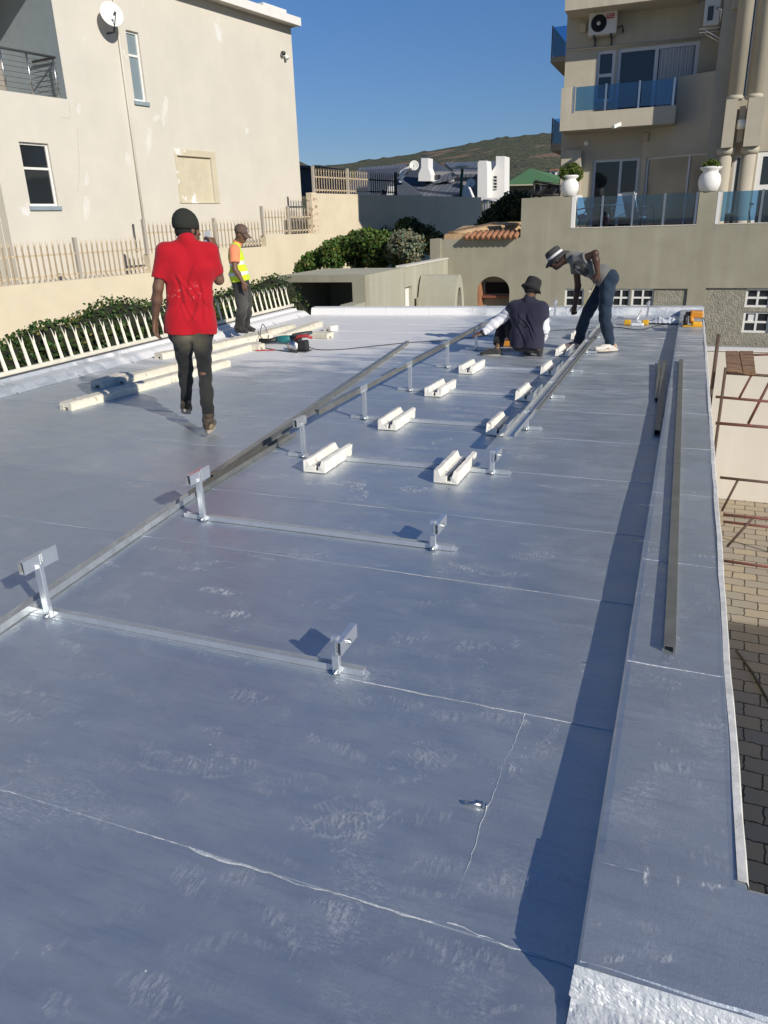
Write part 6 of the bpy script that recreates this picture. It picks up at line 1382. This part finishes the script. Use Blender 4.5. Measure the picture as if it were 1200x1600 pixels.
# ---- the man in the hi-vis vest, in profile
Yv = 10.45
vest = Person(dict(head=J_(377,366,Yv), neck=J_(371,380,Yv), shL=J_(367,388,Yv+.18), shR=J_(366,390,Yv-.19), hpL=J_(377,436,Yv+.09), hpR=J_(374,438,Yv-.09), elL=J_(368,420,Yv+.22), wrL=J_(382,440,Yv+.20), elR=J_(367,420,Yv-.26), wrR=J_(380,441,Yv-.24),
    knL=J_(386,473,Yv+.11), ankL=J_(383,508,Yv+.12), knR=J_(379,476,Yv-.09), ankR=J_(374,510,Yv-.10)), 'man in profile in a yellow hi-vis vest, orange T-shirt, brown cap and grey work trousers', M_SKINM, .009)
J = vest.J
for S in 'LR': J['ank'+S][2] = max(J['ank'+S][2], .10)
Rv = basis((.97, .10, -.28), (.25, 0, 1)); 
vest.body(Rv, ((.15, 0, -1), (.3, -1, 0), (1, 0, .2), .35), ((.12, 0, -1), (-.2, .9, 0), (1, .2, .1), .3))
vest.trousers(lambda V: paint(V, (.022,.023,.023), ((noise_v(V, 16, 1)*.6, (.055,.054,.05)), (near(V, J_(386,473,Yv-.1), .3)*.6, (.13,.125,.11)))), g=.026, waist=.08, amp=.009)
vest.shirt('t_shirt', lambda V: paint(V, (.80,.27,.13)), g=.02, hem=.0, sleeve=.68, sg=.026, amp=.006)
hpv = (J['hpL']+J['hpR'])/2; shv = (J['shL']+J['shR'])/2; upv = (shv-hpv)/np.linalg.norm(shv-hpv); Lv = np.linalg.norm(shv-hpv)
def col_vest(V):
    h = (V-hpv)@upv; b1 = (np.abs(h-.09) < .026); b2 = (np.abs(h-.24) < .026); e = (h > Lv+.02)
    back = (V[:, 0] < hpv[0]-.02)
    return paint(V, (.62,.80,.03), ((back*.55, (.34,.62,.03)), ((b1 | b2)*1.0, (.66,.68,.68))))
vest.shirt('safety_vest', col_vest, g=.040, hem=-.02, sleeve=.01, sg=-.01, amp=.006, sleeves='', collar=False)
hc = J['head']; r, f_, u_ = Rv[:, 0], Rv[:, 1], Rv[:, 2]; M_CAP = mat('faded_brown_cap', (.13,.085,.065), .9, var=.2, vscale=30)
cp = put('cap', MB().lathe([(.088,.015),(.092,.03),(.090,.065),(.076,.10),(.050,.122),(.015,.132),(.001,.132)], hc-f_*.012+u_*.012, 32, r, f_*1.14, u_), M_CAP, vest.root)
vs = []; fs = []
for i in range(13):
    a = -1.0+2.0*i/12
    for j in range(5):
        t = j/4; rr = .088+.085*t*math.cos(a*.9); vs.append(tuple(hc+u_*(.035-.045*t-.012*a*a)+f_*(math.cos(a)*.092+.085*t*math.cos(a*.8))+r*math.sin(a)*.086))
for i in range(12):
    for j in range(4): fs.append((i*5+j, (i+1)*5+j, (i+1)*5+j+1, i*5+j+1))
o = put('peak', MB().add(vs, fs, True), M_CAP, cp); o.modifiers.new('t', 'SOLIDIFY').thickness = .006
put('badge', MB().lathe([(.001,.004),(.022,.0)], hc+f_*.094+u_*.075, 12, r, u_, f_), mat('cap_badge', (.5,.5,.5), .6), cp)
bootc = lambda V, R, c: paint(V, (.028,.027,.026), ((noise_v(V, 40, 3)*.7, (.075,.07,.06)),))
vest.shoe('R', (.93, -.25, 0), (0, 0, 1), bootc, high=.10, sole=(.05,.05,.05)); vest.shoe('L', (.97, -.1, 0), (0, 0, 1), bootc, high=.10, sole=(.05,.05,.05))

# ---- the crouching man
Yc_ = 9.62
cr = Person(dict(head=J_(831,450,Yc_+.02), neck=J_(827,467,Yc_-.0), shL=J_(805,478,Yc_+.02), shR=J_(848,481,Yc_-.02), hpL=J_(812,532,Yc_+.02), hpR=J_(835,534,Yc_-.02), elL=J_(784,497,Yc_+.05), wrL=J_(754,520,Yc_-.05), elR=J_(850,514,Yc_+.02), wrR=J_(843,540,Yc_+.22),
    knL=J_(788,503,Yc_+.32), ankL=J_(777,546,Yc_+.02), knR=J_(822,542,Yc_+.48), ankR=J_(841,546,Yc_-.08)), 'man crouching, back to camera, in navy T-shirt, white sleeves and black bucket hat', M_SKINM, .0085)
J = cr.J; J['ankL'][2] = max(J['ankL'][2], .09); J['knR'][2] = .07; J['ankR'][2] = .12
Rc = basis((.18, .93, -.35), (.05, .32, 1))
cr.body(Rc, ((-.9, -.05, -.1), (0, .2, -1), (0, -1, -.2), .35), ((-.1, .4, -.8), (-1, 0, 0), (0, 1, .2), .5))
cr.trousers(lambda V: paint(V, (.012,.012,.014), ((noise_v(V, 12, 1)*.5, (.022,.022,.025)),)), g=.02, waist=.10, cuff=-.03, amp=.008)
cr.shirt('t_shirt', lambda V: paint(V, (.022,.022,.042), ((noise_v(V, 9, 1)*.4, (.035,.034,.058)),)), g=.038, hem=-.07, sleeve=.45, sg=.020, amp=.009, fr=22, seed=4)
cr.sleeve('L', lambda V: paint(V, (.76,.76,.78)), .15, .018, end=.96, amp=.005)
def col_sl(V):
    m = np.zeros(len(V)); e = J['elR']; w_ = J['wrR']
    ax = (w_-e)/np.linalg.norm(w_-e); t = (V-e)@ax
    for k in range(7): m = np.maximum(m, ((np.abs(t-(.05+k*.026)) < .0075) & (np.abs((V[:, 0]-(e[0]+ax[0]*t))) < .03+.012*math.sin(k*2.1)) & (V[:, 1] < e[1]+ax[1]*t)).astype(float))
    return paint(V, (.76,.76,.78), ((m, (.03,.03,.03)),))
cr.sleeve('R', col_sl, .15, .022, end=.92, amp=.004)
w_ = J['wrL']; e_ = (w_-J['elL'])/np.linalg.norm(w_-J['elL']); put('wrist_band', MB().tube([tuple(w_-e_*.012), tuple(w_+e_*.018)], .040, 14), M_BLACK, cr.root)
def bucket(hc, R, m, rt, tilt=0, band=None, brim=.065, low=0, name='bucket_hat'):
    r, f_, u_ = R[:, 0], R[:, 1], R[:, 2]
    wp = lambda x, y, z, rr: (x, y, z-(.010*math.sin(3*math.atan2(y, x)+.6) if rr > .10 else 0))
    o = put(name, MB().lathe([(.093+brim, -.040), (.093+brim*.6, -.018), (.096, .006), (.094, .03), (.090, .075), (.080, .098), (.055, .108), (.001, .110), (.001,.104), (.086,.07), (.088,.005), (.093+brim*.6,-.022), (.093+brim, -.044)], hc-f_*.012+u_*.030, 40, r, f_*1.14, u_, warp=wp), m, rt)
    if band: put('hat_band', MB().lathe([(.0965,.006),(.0965,.036),(.094,.037),(.094,.006)], hc-f_*.012+u_*.030, 40, r, f_*1.14, u_), band, o)
    return o
bucket(J['head']+V3((.0,0,-.012)), basis((.30,.90,-.45), (.28,.36,1)), mat('black_hat', (.02,.02,.021), .95), cr.root, brim=.036)
put('hair', MB().lathe([(.066,-.07),(.082,-.04),(.088,.0),(.088,.04)], J['head']-Rc[:, 1]*.018, 30, Rc[:, 0], Rc[:, 1]*1.1, Rc[:, 2]), M_HAIR, cr.root)
shc = lambda V, R, c: paint(V, (.03,.03,.032), ((noise_v(V, 30, 3)*.5, (.06,.06,.06)),))
cr.shoe('L', (-.95, -.28, 0), (0, 0, 1), shc, high=.0, sole=(.24,.23,.20), off=(-.03,0,0)); cr.shoe('R', (.02, .25, -.95), (.0, -.95, -.25), shc, high=.0, sole=(.22,.20,.17), off=(0,.0,.03))

# ---- the bending man with the tape
Yb_ = 10.12
bn = Person(dict(head=J_(869,405,Yb_-.02), neck=J_(889,402,Yb_), shL=J_(900,409,Yb_-.17), shR=J_(899,403,Yb_+.15), hpL=J_(950,436,Yb_-.08), hpR=J_(948,434,Yb_+.10), elL=J_(930,396,Yb_-.26), wrL=J_(934,428,Yb_-.24), elR=J_(903,447,Yb_+.20), wrR=J_(898,478,Yb_+.12),
    knL=J_(945,494,Yb_-.09), ankL=J_(953,536,Yb_-.02), knR=J_(917,490,Yb_+.13), ankR=J_(903,533,Yb_+.20)), 'man bending over in grey T-shirt, blue jeans and grey hat with white band', M_SKIN, .0085)
J = bn.J; J['ankL'][2] = max(J['ankL'][2], .085); J['ankR'][2] = max(J['ankR'][2], .10)
Rb = basis((-.80, -.05, -.60), (-.52, -.05, .85))
bn.body(Rb, ((-.05, .05, -1), (-.3, .9, 0), (-1, -.1, 0), .75), ((-.1, .05, -1), (.5, -.8, 0), (-.2, -1, 0), .9))
bn.trousers(lambda V: paint(V, (.012,.024,.045), ((noise_v(V, 10, 1)*.5, (.022,.042,.072)), (near(V, J_(948,455,Yb_-.2), .25)*.4, (.04,.07,.11)))), g=.014, waist=.10, amp=.008, cuff=.055)
sc_ = V3(AY(903, 430, Yb_-.15))
def col_grey(V):
    d = V-sc_; t2 = np.arctan2(d[:, 2], d[:, 0]); rr = np.hypot(d[:, 0], d[:, 2]); side = V[:, 1] < Yb_+.02
    star = rr < .030*(.55+.45*np.abs(np.cos(2.5*t2+.4))**2); blot = (np.hypot((d[:, 0]-.01)/1.0, (d[:, 2]-.04)/1.1) < .11+.02*np.sin(t2*5))
    pale = (np.hypot(d[:, 0]+.01, d[:, 2]-.065) < .05) & (noise_v(V, 60, 2) > .5)
    return paint(V, (.155,.155,.145), ((noise_v(V, 8, 1)*.3, (.19,.19,.175)), ((blot & side)*.9, (.035,.035,.035)), ((pale & side)*.85, (.30,.30,.29)), ((star & side)*1.0, (.62,.62,.60))))
bn.shirt('t_shirt', col_grey, g=.028, hem=.03, sleeve=.55, sg=.024, amp=.011, fr=20, seed=1.3)
bucket(J['head'], Rb, mat('dark_grey_hat', (.055,.055,.055), .95), bn.root, band=mat('white_hat_band', (.72,.72,.70), .8), brim=.06, name='brimmed_hat')
put('hair', MB().lathe([(.060,-.06),(.078,-.03),(.082,.02)], J['head']-Rb[:, 1]*.018, 30, Rb[:, 0], Rb[:, 1]*1.1, Rb[:, 2]), M_HAIR, bn.root)
put('belt', MB().tube([tuple((J['hpL']+J['hpR'])/2+V3((-.045,0,.045))-V3((.0,.115,0))), tuple((J['hpL']+J['hpR'])/2+V3((-.03,-.06,.115)))], .012, 8), mat('brown_belt', (.07,.04,.02), .6), bn.root)
whs = lambda V, R, c: paint(V, (.70,.66,.60), (((noise_v(V, 34, 3) > .66)*.8, (.35,.16,.06)), (((V-c)@R[:, 2] < .0)*.5, (.55,.40,.28))))
bn.shoe('L', (-.85, -.45, 0), (0, 0, 1), whs, high=-.01, sole=(.60,.52,.42), L=.29); bn.shoe('R', (-.92, -.30, 0), (0, 0, 1), lambda V, R, c: paint(V, (.20,.16,.15), (((noise_v(V, 30, 5) > .6)*.8, (.5,.42,.40)),)), high=-.01, sole=(.12,.11,.10), L=.28)
tp = root('tape_measure', J_(934,440,Yb_-.2), 'yellow steel tape stretched between the bending man\'s two hands', 'tape measure')
a, b = Vector(J['wrL'])+Vector((-.01,0,-.09)), Vector(J['wrR'])+Vector((0,0,-.07)); pts = [a.lerp(b, t)+Vector((0,0,-.07*math.sin(t*math.pi))) for t in np.linspace(0, 1, 14)]
mb = MB(); vs = []; fs = []
for p in pts: vs += [(p.x-.006, p.y-.008, p.z), (p.x+.006, p.y+.008, p.z)]
for i in range(13): fs.append((2*i, 2*i+1, 2*i+3, 2*i+2))
o = put('tape_blade', mb.add(vs, fs), mat('tape_yellow', (.62,.55,.33), .5), tp); o.modifiers.new('t', 'SOLIDIFY').thickness = .003
put('case', MB().beam(a+Vector((-.02,0,.0)), a+Vector((.035,0,.01)), .03, .05), mat('tape_case', (.03,.03,.03), .4), tp, bevel=.006)
